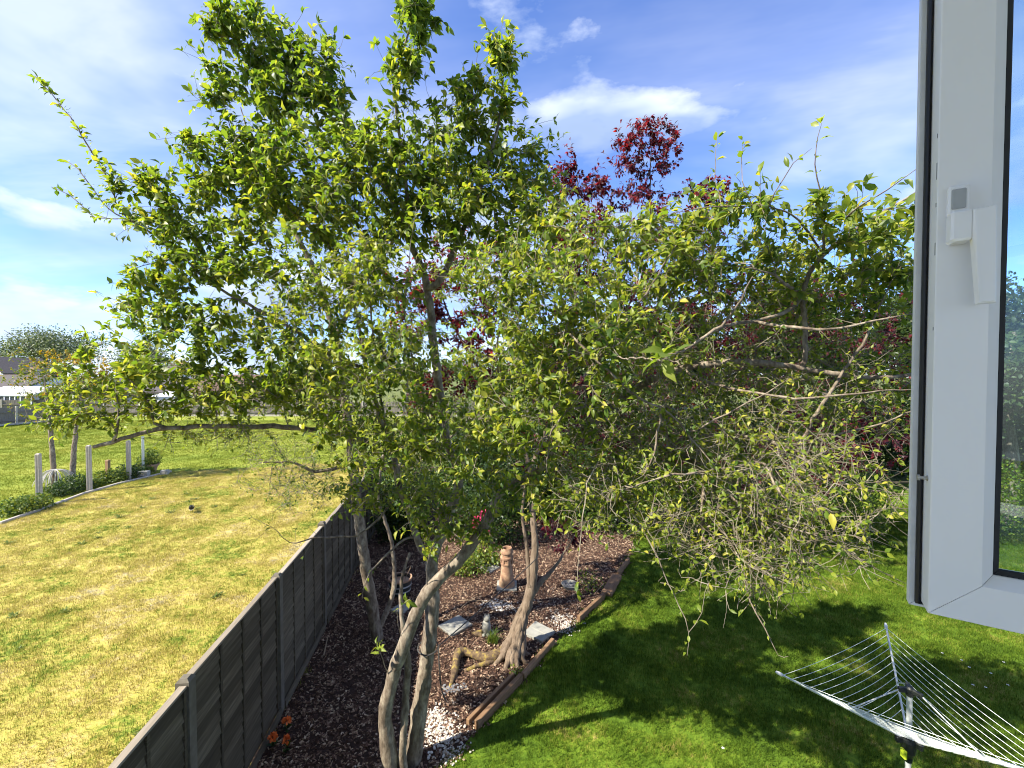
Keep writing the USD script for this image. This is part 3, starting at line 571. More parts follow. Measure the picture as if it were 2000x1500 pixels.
T1.limb([(320, 838, 4.0, .02), (300, 820, 4.0, .018), (295, 790, 3.95, .012), (250, 740, 3.9, .006)], leaf=Y)
T1.limb([(220, 866, 3.86, .016), (230, 820, 3.8, .010), (225, 760, 3.8, .005)], leaf=Y)
T1.limb([(715, 720, 4.5, .026), (640, 690, 4.4, .022), (560, 635, 4.3, .018), (470, 585, 4.2, .016), (410, 548, 4.2, .015), (330, 475, 4.2, .012), (250, 425, 4.2, .009), (200, 330, 4.2, .009), (130, 220, 4.2, .007), (68, 148, 4.2, .004)], leaf=dict(n=120, s=.062, span=1.9, m=0, spur=18, spn=3, spl=.07))
T1.limb([(262, 435, 4.2, .008), (205, 400, 4.15, .007), (160, 335, 4.15, .006), (125, 312, 4.15, .003)], leaf=dict(n=60, s=.058, span=.9, m=0))
T1.limb([(250, 430, 4.2, .006), (190, 425, 4.1, .006), (140, 385, 4.1, .005), (100, 365, 4.1, .003)], leaf=dict(n=34, s=.062, span=.8, m=0))
T1.limb([(640, 480, 4.3, .012), (560, 400, 4.2, .009), (500, 330, 4.2, .007), (450, 250, 4.2, .005), (428, 130, 4.2, .002)], leaf=dict(n=45, s=.07, span=1.2, m=0))
T1.limb([(500, 345, 4.2, .007), (430, 330, 4.2, .005), (370, 265, 4.2, .002)], leaf=dict(n=26, s=.07, span=.8, m=0))
T1.limb([(1110, 860, 4.2, .035), (1190, 840, 4.0, .03), (1290, 880, 3.8, .028), (1340, 858, 3.6, .026), (1420, 850, 3.5, .025), (1540, 872, 3.3, .018), (1590, 800, 3.25, .016), (1650, 715, 3.2, .013), (1690, 655, 3.2, .009), (1715, 600, 3.2, .006), (1760, 520, 3.2, .003)])
T1.limb([(1572, 724, 3.4, .024), (1574, 640, 3.4, .024), (1572, 575, 3.35, .023), (1610, 500, 3.25, .020), (1690, 440, 3.1, .013), (1790, 375, 3.0, .007)])
T1.limb([(1570, 580, 3.35, .020), (1520, 615, 3.3, .018), (1480, 628, 3.3, .018), (1420, 640, 3.2, .015), (1340, 685, 3.1, .010), (1290, 700, 3.0, .006)])
T1.limb([(1400, 650, 3.2, .012), (1440, 590, 3.1, .009), (1470, 540, 3.0, .004)])
T1.limb([(1572, 575, 3.35, .016), (1540, 560, 3.2, .014), (1500, 535, 3.1, .008), (1440, 520, 3.0, .005)])
T1.limb([(1610, 500, 3.25, .012), (1600, 400, 2.9, .007), (1590, 300, 2.8, .004), (1605, 240, 2.75, .0015)], leaf=dict(n=34, s=.075, span=1.0, m=0))
T1.limb([(1610, 500, 3.25, .010), (1500, 405, 3.0, .006), (1380, 405, 2.9, .0045), (1300, 420, 2.9, .002)], leaf=dict(n=30, s=.065, span=1.2, m=0))
T1.limb([(1420, 405, 2.9, .005), (1395, 340, 2.9, .004), (1400, 270, 2.9, .002)], leaf=dict(n=16, s=.065, span=.35, m=0))
T1.limb([(1465, 405, 2.95, .005), (1450, 330, 2.9, .004), (1452, 275, 2.9, .002)], leaf=dict(n=9, s=.065, span=.25, m=0))
T1.limb([(1500, 405, 3.0, .005), (1540, 330, 2.8, .004), (1585, 290, 2.7, .002)], leaf=dict(n=16, s=.07, span=.5, m=0))
T1.limb([(1690, 440, 3.1, .008), (1720, 380, 2.4, .005), (1790, 330, 2.2, .002)], leaf=dict(n=22, s=.085, span=.6, m=0))
T1.limb([(1290, 880, 3.8, .022), (1370, 915, 3.4, .020), (1372, 1000, 3.2, .018), (1375, 1050, 3.1, .015), (1410, 1090, 3.0, .008), (1420, 1150, 3.0, .003)])
T1.limb([(1540, 872, 3.3, .012), (1640, 850, 3.1, .010), (1790, 800, 3.0, .006)], leaf=W)
T1.limb([(1480, 900, 3.2, .012), (1420, 915, 3.0, .010), (1330, 925, 2.9, .008), (1240, 950, 2.9, .005), (1190, 960, 2.9, .002)], leaf=Z)
T1.limb([(1490, 905, 3.1, .010), (1520, 960, 2.9, .009), (1560, 985, 2.8, .003)], leaf=W)
T1.limb([(1440, 960, 3.1, .010), (1520, 1020, 2.9, .009), (1600, 1045, 2.7, .006), (1700, 1105, 2.6, .004), (1770, 1140, 2.6, .002)], leaf=W)
T1.limb([(1210, 960, 3.1, .007), (1262, 1040, 2.9, .006), (1290, 1100, 2.8, .005), (1325, 1180, 2.75, .004), (1345, 1240, 2.7, .003), (1342, 1280, 2.7, .0015)], leaf=dict(n=5, s=.05, span=.5, m=1, spur=7, spn=.8, spl=.1))
T1.limb([(1400, 1030, 3.0, .007), (1452, 1110, 2.75, .006), (1455, 1140, 2.7, .006), (1490, 1220, 2.6, .0045), (1520, 1280, 2.55, .002)], leaf=dict(n=4, s=.05, span=.7, m=1, spur=8, spn=.5, spl=.09))
T1.limb([(1455, 1130, 2.7, .004), (1440, 1190, 2.65, .002)], leaf=dict(n=4, s=.05, span=.2, m=1))
T1.limb([(1340, 1240, 2.7, .003), (1370, 1200, 2.7, .0028), (1375, 1170, 2.7, .002)], leaf=dict(n=5, s=.05, span=.2, m=1))
T1.limb([(1190, 880, 3.2, .008), (1150, 960, 2.9, .006), (1135, 1060, 2.8, .004), (1125, 1160, 2.75, .002)], leaf=dict(n=3, s=.055, span=.4, m=1, spur=4, spn=.7))
T1.limb([(1060, 800, 3.8, .010), (1130, 700, 3.4, .012), (1110, 650, 3.3, .010), (1060, 655, 3.3, .006), (1010, 650, 3.3, .003)], leaf=Y)
T1.limb([(1130, 760, 3.5, .014), (1180, 690, 3.3, .012), (1270, 560, 3.1, .009), (1320, 480, 3.0, .004)], leaf=Y)
T1.limb([(960, 930, 4.4, .016), (1000, 840, 4.0, .014), (960, 700, 3.7, .010), (1000, 560, 3.5, .006), (1030, 470, 3.4, .003)], leaf=Y)
T1.limb([(770, 890, 4.8, .016), (740, 760, 4.2, .012), (730, 640, 3.9, .009), (720, 520, 3.7, .005), (700, 420, 3.6, .002)], leaf=Y)
T1.limb([(880, 870, 5.1, .016), (820, 760, 4.3, .012), (790, 640, 3.9, .008), (800, 500, 3.6, .005), (810, 420, 3.5, .002)], leaf=Y)
for q in ([(1110, 651, 3.2), (1150, 690, 3.1), (1193, 730, 3.05), (1233, 772, 3.0), (1304, 805, 3.0), (1355, 861, 2.95), (1395, 908, 2.9)], [(1146, 793, 3.3), (1118, 797, 3.2), (1075, 853, 3.1), (1067, 924, 3.05)], [(1292, 797, 3.0), (1284, 850, 3.0), (1276, 892, 2.95), (1257, 928, 2.9)],
          [(1427, 971, 3.0), (1474, 1015, 2.9), (1553, 1082, 2.8), (1580, 1110, 2.75)], [(1330, 722, 3.7), (1440, 760, 3.3), (1560, 775, 3.0), (1700, 765, 2.9), (1785, 760, 2.9)], [(1200, 792, 4.0), (1260, 840, 3.5), (1330, 850, 3.2), (1440, 800, 3.0), (1540, 740, 2.9)], [(1480, 628, 3.3), (1600, 640, 3.0), (1720, 622, 2.9), (1790, 612, 2.85)], [(1540, 872, 3.3), (1620, 930, 3.0), (1700, 960, 2.9), (1780, 965, 2.85)]):
    T1.limb([(*p, r_) for p, r_ in zip(q, np.linspace(.017, .0035, len(q)))], leaf=dict(n=6, s=.045, span=.8, m=1, spur=9, spn=1.2, spl=.18))
# shoots close to the window, with the largest leaves
T1.limb([(1180, 690, 3.3, .006), (1240, 700, 2.2, .005), (1290, 705, 1.5, .003)], leaf=dict(n=12, s=.075, span=.14, m=0))
T1.limb([(1290, 705, 1.5, .003), (1320, 690, 1.38, .002)], leaf=dict(n=3, s=.075, span=.06, m=0))
T1.limb([(1560, 985, 2.8, .004), (1600, 985, 2.2, .003), (1625, 1000, 1.9, .002)], leaf=dict(n=9, s=.065, span=.2, m=1))
T1.limb([(790, 1260, 4.45, .006), (775, 1200, 4.3, .004), (800, 1170, 4.2, .003)], leaf=dict(n=12, s=.11, span=.2, m=1))
T1.limb([(766, 1330, 4.5, .006), (740, 1270, 4.3, .004), (735, 1255, 4.25, .003)], leaf=dict(n=11, s=.10, span=.2, m=1))
T1.limb([(835, 1160, 4.4, .006), (842, 1080, 4.2, .004), (850, 1060, 4.1, .003)], leaf=dict(n=20, s=.075, span=.3, m=1))
T1.limb([(905, 1085, 4.4, .006), (900, 1055, 4.2, .004), (915, 1040, 4.1, .003)], leaf=dict(n=13, s=.075, span=.3, m=1))
T1.limb([(978, 962, 4.5, .008), (1040, 970, 4.0, .005), (1065, 1000, 3.8, .004)], leaf=dict(n=22, s=.085, span=.35, m=1))
T1.limb([(780, 950, 4.85, .016), (720, 1030, 4.7, .013), (690, 1048, 4.6, .012), (610, 1050, 4.5, .010), (570, 1062, 4.4, .006), (530, 1030, 4.4, .003), (490, 1010, 4.4, .0015)], leaf=dict(n=9, s=.055, span=.5, m=1, spur=6, spn=1.2))
T1.limb([(800, 1050, 4.9, .016), (745, 1090, 4.7, .013), (715, 1130, 4.6, .006), (708, 1170, 4.6, .003)], leaf=dict(n=9, s=.07, span=.4, m=1))
k = 1.0
L1 = [(480, 60, 4.5, 55, 45, .3, 26, Dt), (560, 110, 4.5, 60, 45, .3, 30, Dt), (640, 150, 4.5, 50, 60, .3, 26, Dt), (500, 170, 4.6, 70, 45, .4, 34, Dt), (610, 220, 4.6, 90, 50, .5, 50, Dt), (430, 60, 4.4, 25, 25, .2, 8, Dt),
      (815, 30, 4.0, 38, 60, .25, 24, Dt), (785, 130, 4.05, 32, 45, .25, 15, Dt), (985, 120, 4.3, 28, 55, .25, 17, Dt), (955, 190, 4.3, 45, 45, .3, 20, Dt), (900, 220, 4.4, 60, 45, .4, 24, D),
      (420, 180, 4.2, 22, 60, .2, 15, D), (450, 290, 4.2, 40, 35, .25, 15, D), (375, 290, 4.2, 35, 25, .2, 12, D), (395, 350, 4.2, 60, 30, .3, 20, D), (300, 365, 4.2, 60, 28, .3, 18, D),
      (530, 300, 4.4, 70, 60, .5, 36, D), (660, 300, 4.3, 80, 55, .5, 44, D), (780, 290, 4.3, 80, 60, .5, 44, D), (900, 320, 4.5, 80, 55, .5, 40, D), (1010, 300, 4.7, 70, 50, .4, 34, D), (1050, 380, 4.8, 50, 50, .4, 22, D), (980, 380, 4.6, 70, 50, .4, 30, D),
      (330, 430, 4.2, 85, 40, .4, 34, D), (470, 420, 4.3, 80, 50, .5, 38, D), (590, 400, 4.3, 80, 60, .5, 40, D), (700, 420, 4.2, 80, 60, .5, 40, D), (840, 430, 4.4, 90, 60, .5, 40, D),
      (300, 540, 4.2, 65, 40, .3, 24, D), (400, 520, 4.3, 80, 45, .4, 32, D), (510, 540, 4.3, 70, 50, .5, 28, D), (280, 620, 4.2, 55, 45, .3, 20, D), (370, 630, 4.2, 70, 50, .4, 26, D), (480, 660, 4.3, 90, 50, .5, 32, D), (590, 620, 4.2, 80, 70, .6, 34, Y),
      (250, 700, 4.1, 60, 40, .3, 18, D), (340, 720, 4.1, 70, 40, .4, 26, D), (450, 760, 4.2, 90, 40, .5, 30, D), (160, 760, 3.95, 60, 45, .3, 20, Y), (120, 815, 3.85, 55, 35, .25, 14, Y), (200, 810, 3.9, 45, 35, .25, 13, Y), (300, 780, 4.0, 60, 30, .3, 16, Y),
      (660, 560, 3.9, 110, 70, .6, 50, Y), (680, 700, 4.0, 110, 80, .7, 60, Y), (760, 540, 3.8, 80, 70, .6, 36, Y), (780, 710, 3.8, 110, 80, .7, 54, Y), (960, 520, 3.5, 100, 60, .5, 42, Y), (1000, 690, 3.6, 120, 80, .6, 54, Y), (1100, 560, 3.3, 120, 75, .6, 60, Y), (1180, 660, 3.3, 150, 80, .7, 80, Y),
      (740, 860, 4.2, 130, 80, .6, 80, Y), (900, 850, 4.0, 150, 90, .7, 90, Y), (1060, 790, 3.5, 160, 90, .7, 90, Y), (820, 970, 4.6, 110, 40, .5, 34, Y), (640, 800, 4.2, 80, 60, .5, 34, Y), (700, 960, 4.7, 70, 50, .3, 22, Y), (860, 1010, 4.5, 80, 50, .3, 26, Y), (1000, 950, 4.2, 80, 50, .3, 26, Y), (1080, 960, 3.8, 70, 50, .3, 22, Y), (960, 1040, 4.4, 60, 30, .25, 10, Y),
      (1300, 540, 3.6, 140, 70, .6, 64, Y), (1440, 520, 3.6, 120, 60, .5, 48, Y), (1600, 560, 3.6, 140, 90, .6, 70, Y), (1720, 560, 3.4, 70, 100, .4, 36, Y), (1400, 660, 3.9, 260, 110, .8, 175, Z), (1390, 780, 3.9, 260, 100, .8, 175, Z), (1650, 740, 3.7, 140, 140, .7, 148, Z), (1280, 900, 3.6, 210, 110, .8, 202, Z),
      (1500, 920, 3.2, 190, 120, .8, 202, W), (1400, 1050, 3.0, 160, 75, .5, 108, W), (1190, 960, 3.3, 120, 80, .5, 81, Z), (1600, 1050, 2.9, 120, 55, .4, 54, W), (1480, 1110, 2.8, 60, 55, .25, 35, W),
      (420, 790, 4.2, 80, 35, .4, 22, Y), (540, 765, 4.2, 80, 40, .4, 28, Y), (560, 700, 4.3, 80, 45, .5, 28, D), (330, 800, 4.0, 60, 25, .3, 14, Y), (620, 740, 4.2, 60, 50, .4, 20, Y), (420, 850, 4.15, 150, 18, .3, 29, W),
      (1190, 470, 3.7, 90, 50, .4, 34, Y), (1330, 450, 3.6, 90, 45, .4, 30, Y), (1420, 400, 3.3, 80, 30, .3, 12, D), (1100, 440, 4.3, 50, 50, .4, 18, Y), (1640, 460, 3.2, 110, 45, .4, 26, Y),
      (1600, 420, 2.9, 50, 50, .3, 9, D), (1740, 430, 2.7, 50, 50, .3, 8, D), (1480, 430, 3.0, 110, 35, .3, 10, D)]
T1.attract(L1 + [(760, 360, 4.3, 240, 70, .8, 80, D), (930, 420, 4.3, 150, 70, .6, 50, D), (560, 350, 4.3, 130, 60, .6, 34, D), (640, 480, 4.2, 120, 60, .6, 34, D), (1040, 460, 4.4, 90, 50, .5, 24, D)], 1.25)
tree1 = thing('apple_tree', 'large spreading apple tree in front, pale curving stems rising from the bottom edge', 'tree', (0, 0, 0))
T1.build(tree1, m_bark, m_twig, [m_leaf, m_leaf_y])

# --- the apple by the fence: one leaning stem
T2 = Tree(8)
T2.limb([(738, 1255, 6.95, .125), (728, 1190, 6.9, .108), (712, 1090, 6.8, .10), (697, 990, 6.6, .095), (686, 880, 6.5, .090), (672, 780, 6.4, .08), (655, 660, 6.3, .065), (620, 540, 6.2, .05), (560, 420, 6.1, .035), (500, 300, 6.0, .02), (470, 210, 6.0, .008)], 'stem')
T2.limb([(672, 780, 6.4, .06), (580, 760, 6.3, .05), (470, 750, 6.1, .035), (380, 730, 6.0, .022), (300, 690, 5.9, .010)])
T2.limb([(655, 660, 6.3, .05), (720, 540, 6.3, .04), (800, 420, 6.2, .028), (850, 300, 6.1, .015)])
T2.limb([(690, 900, 6.5, .04), (620, 920, 6.3, .03), (560, 900, 6.1, .018), (500, 905, 6.0, .008)], leaf=W)
T2.limb([(690, 900, 6.5, .06), (790, 910, 6.7, .05), (860, 870, 6.9, .03), (930, 800, 7.0, .015)])
T2.limb([(738, 1230, 6.95, .06), (772, 1130, 7.3, .05), (770, 1060, 7.4, .04), (745, 960, 7.4, .03), (760, 850, 7.4, .015)])
T2.attract([(470, 480, 6.1, 120, 70, .6, 36, B), (380, 640, 6.0, 120, 70, .6, 34, B), (600, 450, 6.2, 120, 80, .7, 44, B), (800, 380, 6.3, 130, 90, .8, 50, B), (560, 900, 6.2, 100, 75, .6, 90, W), (520, 780, 6.1, 170, 60, .7, 90, Z), (590, 960, 6.2, 80, 50, .5, 50, W), (800, 820, 6.8, 160, 100, .8, 80, Z), (760, 600, 6.3, 170, 100, .8, 80, B), (960, 430, 6.6, 120, 70, .7, 50, B), (1000, 560, 6.8, 140, 90, .8, 60, B)], 1.2)
tree2 = thing('apple_tree', 'leafy apple tree behind, its single stem leaning close to the lap fence', 'tree', (0, 0, 0))
T2.build(tree2, m_bark, m_twig, [m_leaf, m_leaf_y])

# --- the purple-leaved plum with a ribbed, leaning trunk
T3 = Tree(15)
T3.limb([(1000, 1284, 6.6, .20), (1003, 1262, 6.62, .155), (1014, 1220, 6.7, .122), (1032, 1170, 6.8, .105), (1041, 1120, 6.9, .085), (1043, 1060, 7.0, .07), (1036, 1000, 7.2, .062), (1030, 930, 7.4, .055), (1000, 840, 7.6, .045), (930, 720, 7.8, .035), (870, 600, 8.0, .018), (850, 520, 8.0, .008)], 'trunk', label='ribbed brown trunk flaring at its foot')
T3.limb([(1036, 1170, 6.8, .06), (1050, 1145, 6.9, .055), (1075, 1120, 7.1, .04), (1100, 1085, 7.3, .022), (1125, 1040, 7.5, .012)], label='forked side branch leaning right')
T3.limb([(1036, 1150, 6.8, .05), (1030, 1080, 7.0, .04), (1022, 1010, 7.1, .03), (1040, 900, 7.3, .02)])
T3.limb([(1030, 930, 7.4, .05), (1080, 800, 7.8, .04), (1120, 620, 8.2, .03), (1130, 450, 8.3, .02), (1125, 310, 8.3, .006)])
T3.limb([(1080, 800, 7.8, .04), (1200, 650, 8.4, .03), (1270, 480, 8.6, .02), (1270, 330, 8.6, .012), (1275, 250, 8.6, .005)])
T3.limb([(1050, 860, 7.7, .04), (1250, 800, 8.6, .035), (1450, 720, 9.2, .025), (1650, 660, 9.6, .012)])
PL = dict(n=26, s=.085, spur=3.5, spn=4, m=0)
T3.attract([(1275, 290, 8.6, 60, 50, .5, 60, PL), (1225, 320, 8.6, 36, 60, .4, 22, PL), (1290, 420, 8.6, 120, 65, .9, 80, PL), (1380, 410, 8.7, 40, 55, .5, 26, PL), (1120, 420, 8.4, 65, 75, .7, 80, PL), (1110, 330, 8.3, 24, 40, .3, 14, PL), (1165, 365, 8.4, 24, 34, .3, 12, PL), (1080, 500, 8.3, 130, 60, .8, 90, PL), (900, 540, 7.6, 90, 80, .6, 70, PL), (815, 600, 7.6, 55, 70, .5, 50, PL), (930, 680, 7.6, 90, 90, .7, 70, PL), (830, 770, 7.6, 50, 50, .5, 34, PL),
            (1250, 560, 8.6, 220, 90, 1.0, 150, PL), (1250, 690, 8.8, 200, 100, 1.0, 110, PL), (1480, 640, 9.2, 230, 110, 1.1, 190, PL), (1680, 680, 9.6, 120, 130, .9, 110, PL), (1400, 830, 9.0, 280, 110, 1.0, 190, PL), (1130, 860, 8.0, 120, 110, .7, 70, PL), (1090, 1030, 7.7, 45, 45, .4, 14, PL), (1620, 860, 9.6, 150, 90, .8, 90, PL)], 1.0)
tree3 = thing('plum_tree', 'dark purple leaved tree behind the apple, with a ribbed leaning trunk', 'tree', (0, 0, 0))
T3.build(tree3, m_bark2, m_twig, [m_plum], singles=0)
# the mossy root running forward from its foot
rp = [G(985, 1278), G(950, 1292), G(905, 1284), G(893, 1292), G(888, 1318), G(878, 1345)]
rp = spline(np.c_[np.array(rp)[:, :2], [.05, .06, .09, .10, .05, .01]], 26)
obj('root', tube(rp, np.interp(np.linspace(0, 1, 26), [0, .3, .55, .8, 1], [.080, .055, .060, .048, .015]) * (1 + .8 * (meshkit.noise(rp * 11, 2) - .45)), 12), m_moss, tree3, smooth=True)
rp2 = spline(np.c_[np.array([G(985, 1280), G(960, 1296), G(930, 1305), G(908, 1312)])[:, :2], [.04, .03, .03, .0]], 16)
obj('root', tube(rp2, np.linspace(.05, .025, 16), 10), m_moss, tree3, smooth=True)
b = G(1000, 1284); ax1 = at(1016, 1215, 6.7); ax2 = at(1034, 1165, 6.8)
for a, l in ((-2.6, .34), (-1.9, .30), (-1.2, .26), (2.7, .30), (.3, .28), (-.5, .28), (1.3, .25), (-3.0, .24), (-1.55, .24)):     # root flares round the foot
    o = np.array([math.cos(a), math.sin(a), 0]); q = spline(np.array([b + o * l - [0, 0, .02], b + o * .17 + [0, 0, .07], b + (ax1 - b) * .5 + o * .105, ax1 + o * .080, ax2 + o * .045]), 18)
    q[1:-1] += np.random.default_rng(int(a * 100) % 97).normal(0, .006, (16, 3)); obj('root', tube(q, np.interp(np.linspace(0, 1, 18), [0, .2, .6, 1], [.030, .058, .042, .012]), 9), m_bark2, tree3, smooth=True)

# --- bushes, hedge and trees behind
def leaf_cloud(center, rad, n, size, seed, flat=.5, shell=2.2, lumps=0):
    r = np.random.default_rng(seed); rad = np.asarray(rad, float)
    if lumps:
        c = unit(r.normal(size=(lumps, 3))) * r.uniform(.45, .85, (lumps, 1)); c[:, 2] = np.abs(c[:, 2]) * 1.1 - .25
        k = r.integers(0, lumps, n); u = c[k] + unit(r.normal(size=(n, 3))) * (r.uniform(0, 1, (n, 1)) ** (1 / shell)) * r.uniform(.26, .46, lumps)[k][:, None]
    else:
        u = unit(r.normal(size=(n, 3))) * r.uniform(0, 1, (n, 1)) ** (1 / shell)
        u *= (.78 + .5 * meshkit.fbm(unit(u) * 2.3, 3, seed))[:, None]
    pos = np.asarray(center) + u * rad; pos = pos[pos[:, 2] > .02]; u = unit(pos - center)
    d = unit(u * .6 + r.normal(size=pos.shape) * .7); nm = u * .6 + [0, 0, flat] + r.normal(0, .45, pos.shape)
    return leaf_mesh(leaf_arrays(pos, d, nm, size * r.uniform(.6, 1.2, len(pos)), 1.25, .7))
def shrub(name, label, ctr, rad, n, size, mat, seed, cat='shrub', group=None, lumps=0, stems=4, part='foliage'):
    t = thing(name, label, cat, (ctr[0], ctr[1], 0), 0, group); r = np.random.default_rng(seed + 500)
    tag(lobj(part, leaf_cloud((0, 0, ctr[2]), rad, n, size, seed, lumps=lumps), mat, t), kind='stuff')
    for k in range(stems):
        e = unit(r.normal(size=3)) * np.asarray(rad) * .55; e[2] = abs(e[2]) * .5 + ctr[2]
        obj('stem', tube(spline([(r.normal(0, .05), r.normal(0, .05), -.03), (e[0] * .3, e[1] * .3, e[2] * .5), tuple(e)], 8), np.linspace(.012 + .012 * rad[2], .006, 8), 6), m_twig, t)
    return t
def back_tree(name, label, x, y, h, cr, mat, seed, n=9000, size=.16, lumps=26, trunk=.22, group=None, bare=.35):
    t = thing(name, label, 'tree', (x, y, 0), 0, group); r = np.random.default_rng(seed)
    c = (0, 0, h - cr[2] * .95)
    obj('trunk', tube(spline([(0, 0, -.05), (.1, 0, h * .25), (.0, .1, h * .5), (.1, 0, h * .8)], 16), np.linspace(trunk, trunk * .25, 16), 10), m_bark, t, smooth=True)
    for k in range(9):
        a = r.uniform(0, 6.28); q0 = np.array([.05, 0, h * r.uniform(bare, .6)]); e = np.array([math.cos(a) * cr[0] * .75, math.sin(a) * cr[1] * .75, min(h * .93, q0[2] + cr[2] * r.uniform(.5, 1.2))])
        obj('branch', tube(spline([q0, q0 * .4 + e * .6 + [0, 0, -.25], e], 10), np.linspace(trunk * .45, trunk * .08, 10), 6), m_bark, t)
    tag(lobj('crown', leaf_cloud(c, cr, n, size, seed, lumps=lumps), mat, t), kind='stuff')
    return t
# right side, beyond the lawn: a dark hedge in pieces, a round bright bush, and tall trees
hb = thing('tall_hedge', 'tall dark hedge closing the garden behind the lawn', 'hedge', (18.0, 18.2, 0))
tag(lobj('foliage', leaf_cloud((0, 0, 1.5), (17.5, .9, 1.75), 52000, .15, 700, shell=3), m_hedge, hb), kind='stuff')
for k in range(12): obj('stem', tube(np.array([(-15 + 2.6 * k, 0, -.02), (-15 + 2.6 * k, .05, 1), (-15.05 + 2.6 * k, 0, 2.2)]), np.array([.06, .045, .02]), 6), m_bark, hb)
for k, (x, y, h, rr, m, l) in enumerate(((-.9, 13.4, 1.5, 1.2, 'h', 'dark laurel bush behind the planter by the fence'), (.7, 13.2, 1.5, 1.3, 'h', 'dark laurel bush behind the chimney pot'), (2.0, 13.2, 1.4, 1.2, 'h', 'dark laurel bush right of the pink blooms'), (-1.8, 15.5, 2.0, 1.4, 'b', 'leafy bush at the far end of the lap fence'), (.2, 16.5, 2.2, 1.7, 'b', 'large leafy bush deep behind the flower bed'))):
    shrub('laurel_bush', l, (x, y, h * .8), (rr, rr * .8, h), 9000, .10, m_hedge if m == 'h' else m_bush, 720 + k)
hx = [(3.4, 11.6), (4.6, 11.3), (5.8, 11.7), (7.0, 12.0), (2.4, 12.0)]
hl = ['dark clipped hedge bush at the lawn corner, behind the hanging twigs', 'dark hedge bush right of the lawn corner, in deep shade', 'dark hedge bush left of the rounded bright bush', 'dark hedge bush hidden behind the rounded bright bush', 'dark hedge bush at the back of the flower bed']
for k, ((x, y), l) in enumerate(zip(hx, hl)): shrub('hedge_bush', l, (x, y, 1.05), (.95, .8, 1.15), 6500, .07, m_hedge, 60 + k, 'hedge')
c = G(1715, 1062); shrub('round_bush', 'rounded yellow green bush across the lawn beside the window sash', (c[0], c[1] + 1.0, .9), (1.15, 1.0, 1.15), 11000, .055, m_bush, 70)
shrub('round_bush', 'green bush across the lawn seen through the window pane', (c[0] + 3.0, c[1] + .6, 1.0), (1.5, 1.1, 1.3), 9000, .07, m_bush, 71)
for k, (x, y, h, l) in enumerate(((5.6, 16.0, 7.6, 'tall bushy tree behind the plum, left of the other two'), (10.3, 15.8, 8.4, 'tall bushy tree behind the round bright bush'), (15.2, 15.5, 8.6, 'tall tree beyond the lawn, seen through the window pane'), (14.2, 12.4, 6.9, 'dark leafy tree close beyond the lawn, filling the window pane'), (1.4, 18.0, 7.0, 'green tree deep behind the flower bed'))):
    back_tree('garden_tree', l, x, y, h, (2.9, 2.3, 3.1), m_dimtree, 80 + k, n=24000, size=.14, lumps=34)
shrub('pink_shrub', 'dark evergreen shrub with pink blooms behind the chimney pot', (G(960, 1085)[0], 11.0, 1.0), (1.1, .8, 1.2), 6000, .08, m_hedge, 90)
pk = stage.GetPrimAtPath('/World/pink_shrub')
for k, (px, py, s) in enumerate(((933, 1015, .10), (945, 1002, .09), (928, 1026, .08), (960, 1020, .05), (955, 1040, .05))):
    q = at(px, py, 10.15); q = q - [G(960, 1085)[0], 11.0, 0]
    r = np.random.default_rng(k); u = unit(r.normal(size=(40, 3))); lobj('bloom', leaf_mesh(leaf_arrays(q + u * s * .5, u, r.normal(size=(40, 3)), np.full(40, s * .7), 1.6)), m_pink, pk)
shrub('leafy_shrub', 'bright green shrub at the back of the flower bed by the fence', (G(815, 1010)[0], 11.5, 1.3), (.8, .7, 1.5), 7000, .07, m_bush, 91)
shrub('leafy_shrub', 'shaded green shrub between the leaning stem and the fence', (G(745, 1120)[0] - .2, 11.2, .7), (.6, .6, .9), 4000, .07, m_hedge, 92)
shrub('ground_plant', 'low pale green plant left of the chimney pot', (*G(915, 1120)[:2], .15), (.42, .3, .28), 900, .06, m_bush, 93, 'plant', stems=2)
shrub('ground_plant', 'small straggly plant beside the bowl of pebbles', (*G(1150, 1152)[:2], .12), (.3, .25, .3), 260, .05, m_bush, 94, 'plant', stems=3)
shrub('ground_plant', 'green plant in front of the square stone slab, left of the chimney pot', (*G(945, 1105)[:2], .2), (.4, .3, .3), 700, .07, m_bush, 95, 'plant', stems=2)
shrub('ground_plant', 'tiny seedling by the wooden edging of the bed', (*G(1008, 1318)[:2], .05), (.10, .08, .08), 40, .05, m_bush, 96, 'plant', stems=1)

# ------------------------------------------------------------------ things standing in the flower bed
def place(px, py, z=0.0): q = G(px, py); return (q[0], q[1], z)
# bark mulch and pale pebbles
def chip_tile(n, size, seed, l=(.012, .045), flat=True):
    r = np.random.default_rng(seed); ms = []
    for _ in range(n):
        L = r.uniform(*l); b = trimesh.creation.box((L, L * r.uniform(.25, .55), L * .16)); b.apply_transform(trimesh.transformations.euler_matrix(*(r.normal(0, .35, 2)), r.uniform(0, 6.28))); b.apply_translation([*r.uniform(-size / 2, size / 2, 2), r.uniform(.0, .018)]); ms.append((b.vertices, b.faces))
    return join(ms)
p = scatter(bed_poly, .16, 51, keep=lambda p: p[:, 1] < 12.5); r = np.random.default_rng(52)
instancer('bark_mulch', [chip_tile(46, .24, 53 + k) for k in range(5)], [m_chip] * 5, np.c_[p, np.full(len(p), .004)], r.uniform(0, 6.28, len(p)), np.ones((len(p), 3)), r.integers(0, 5, len(p)), 'dark bark chips covering the flower bed', 'mulch', per=8)
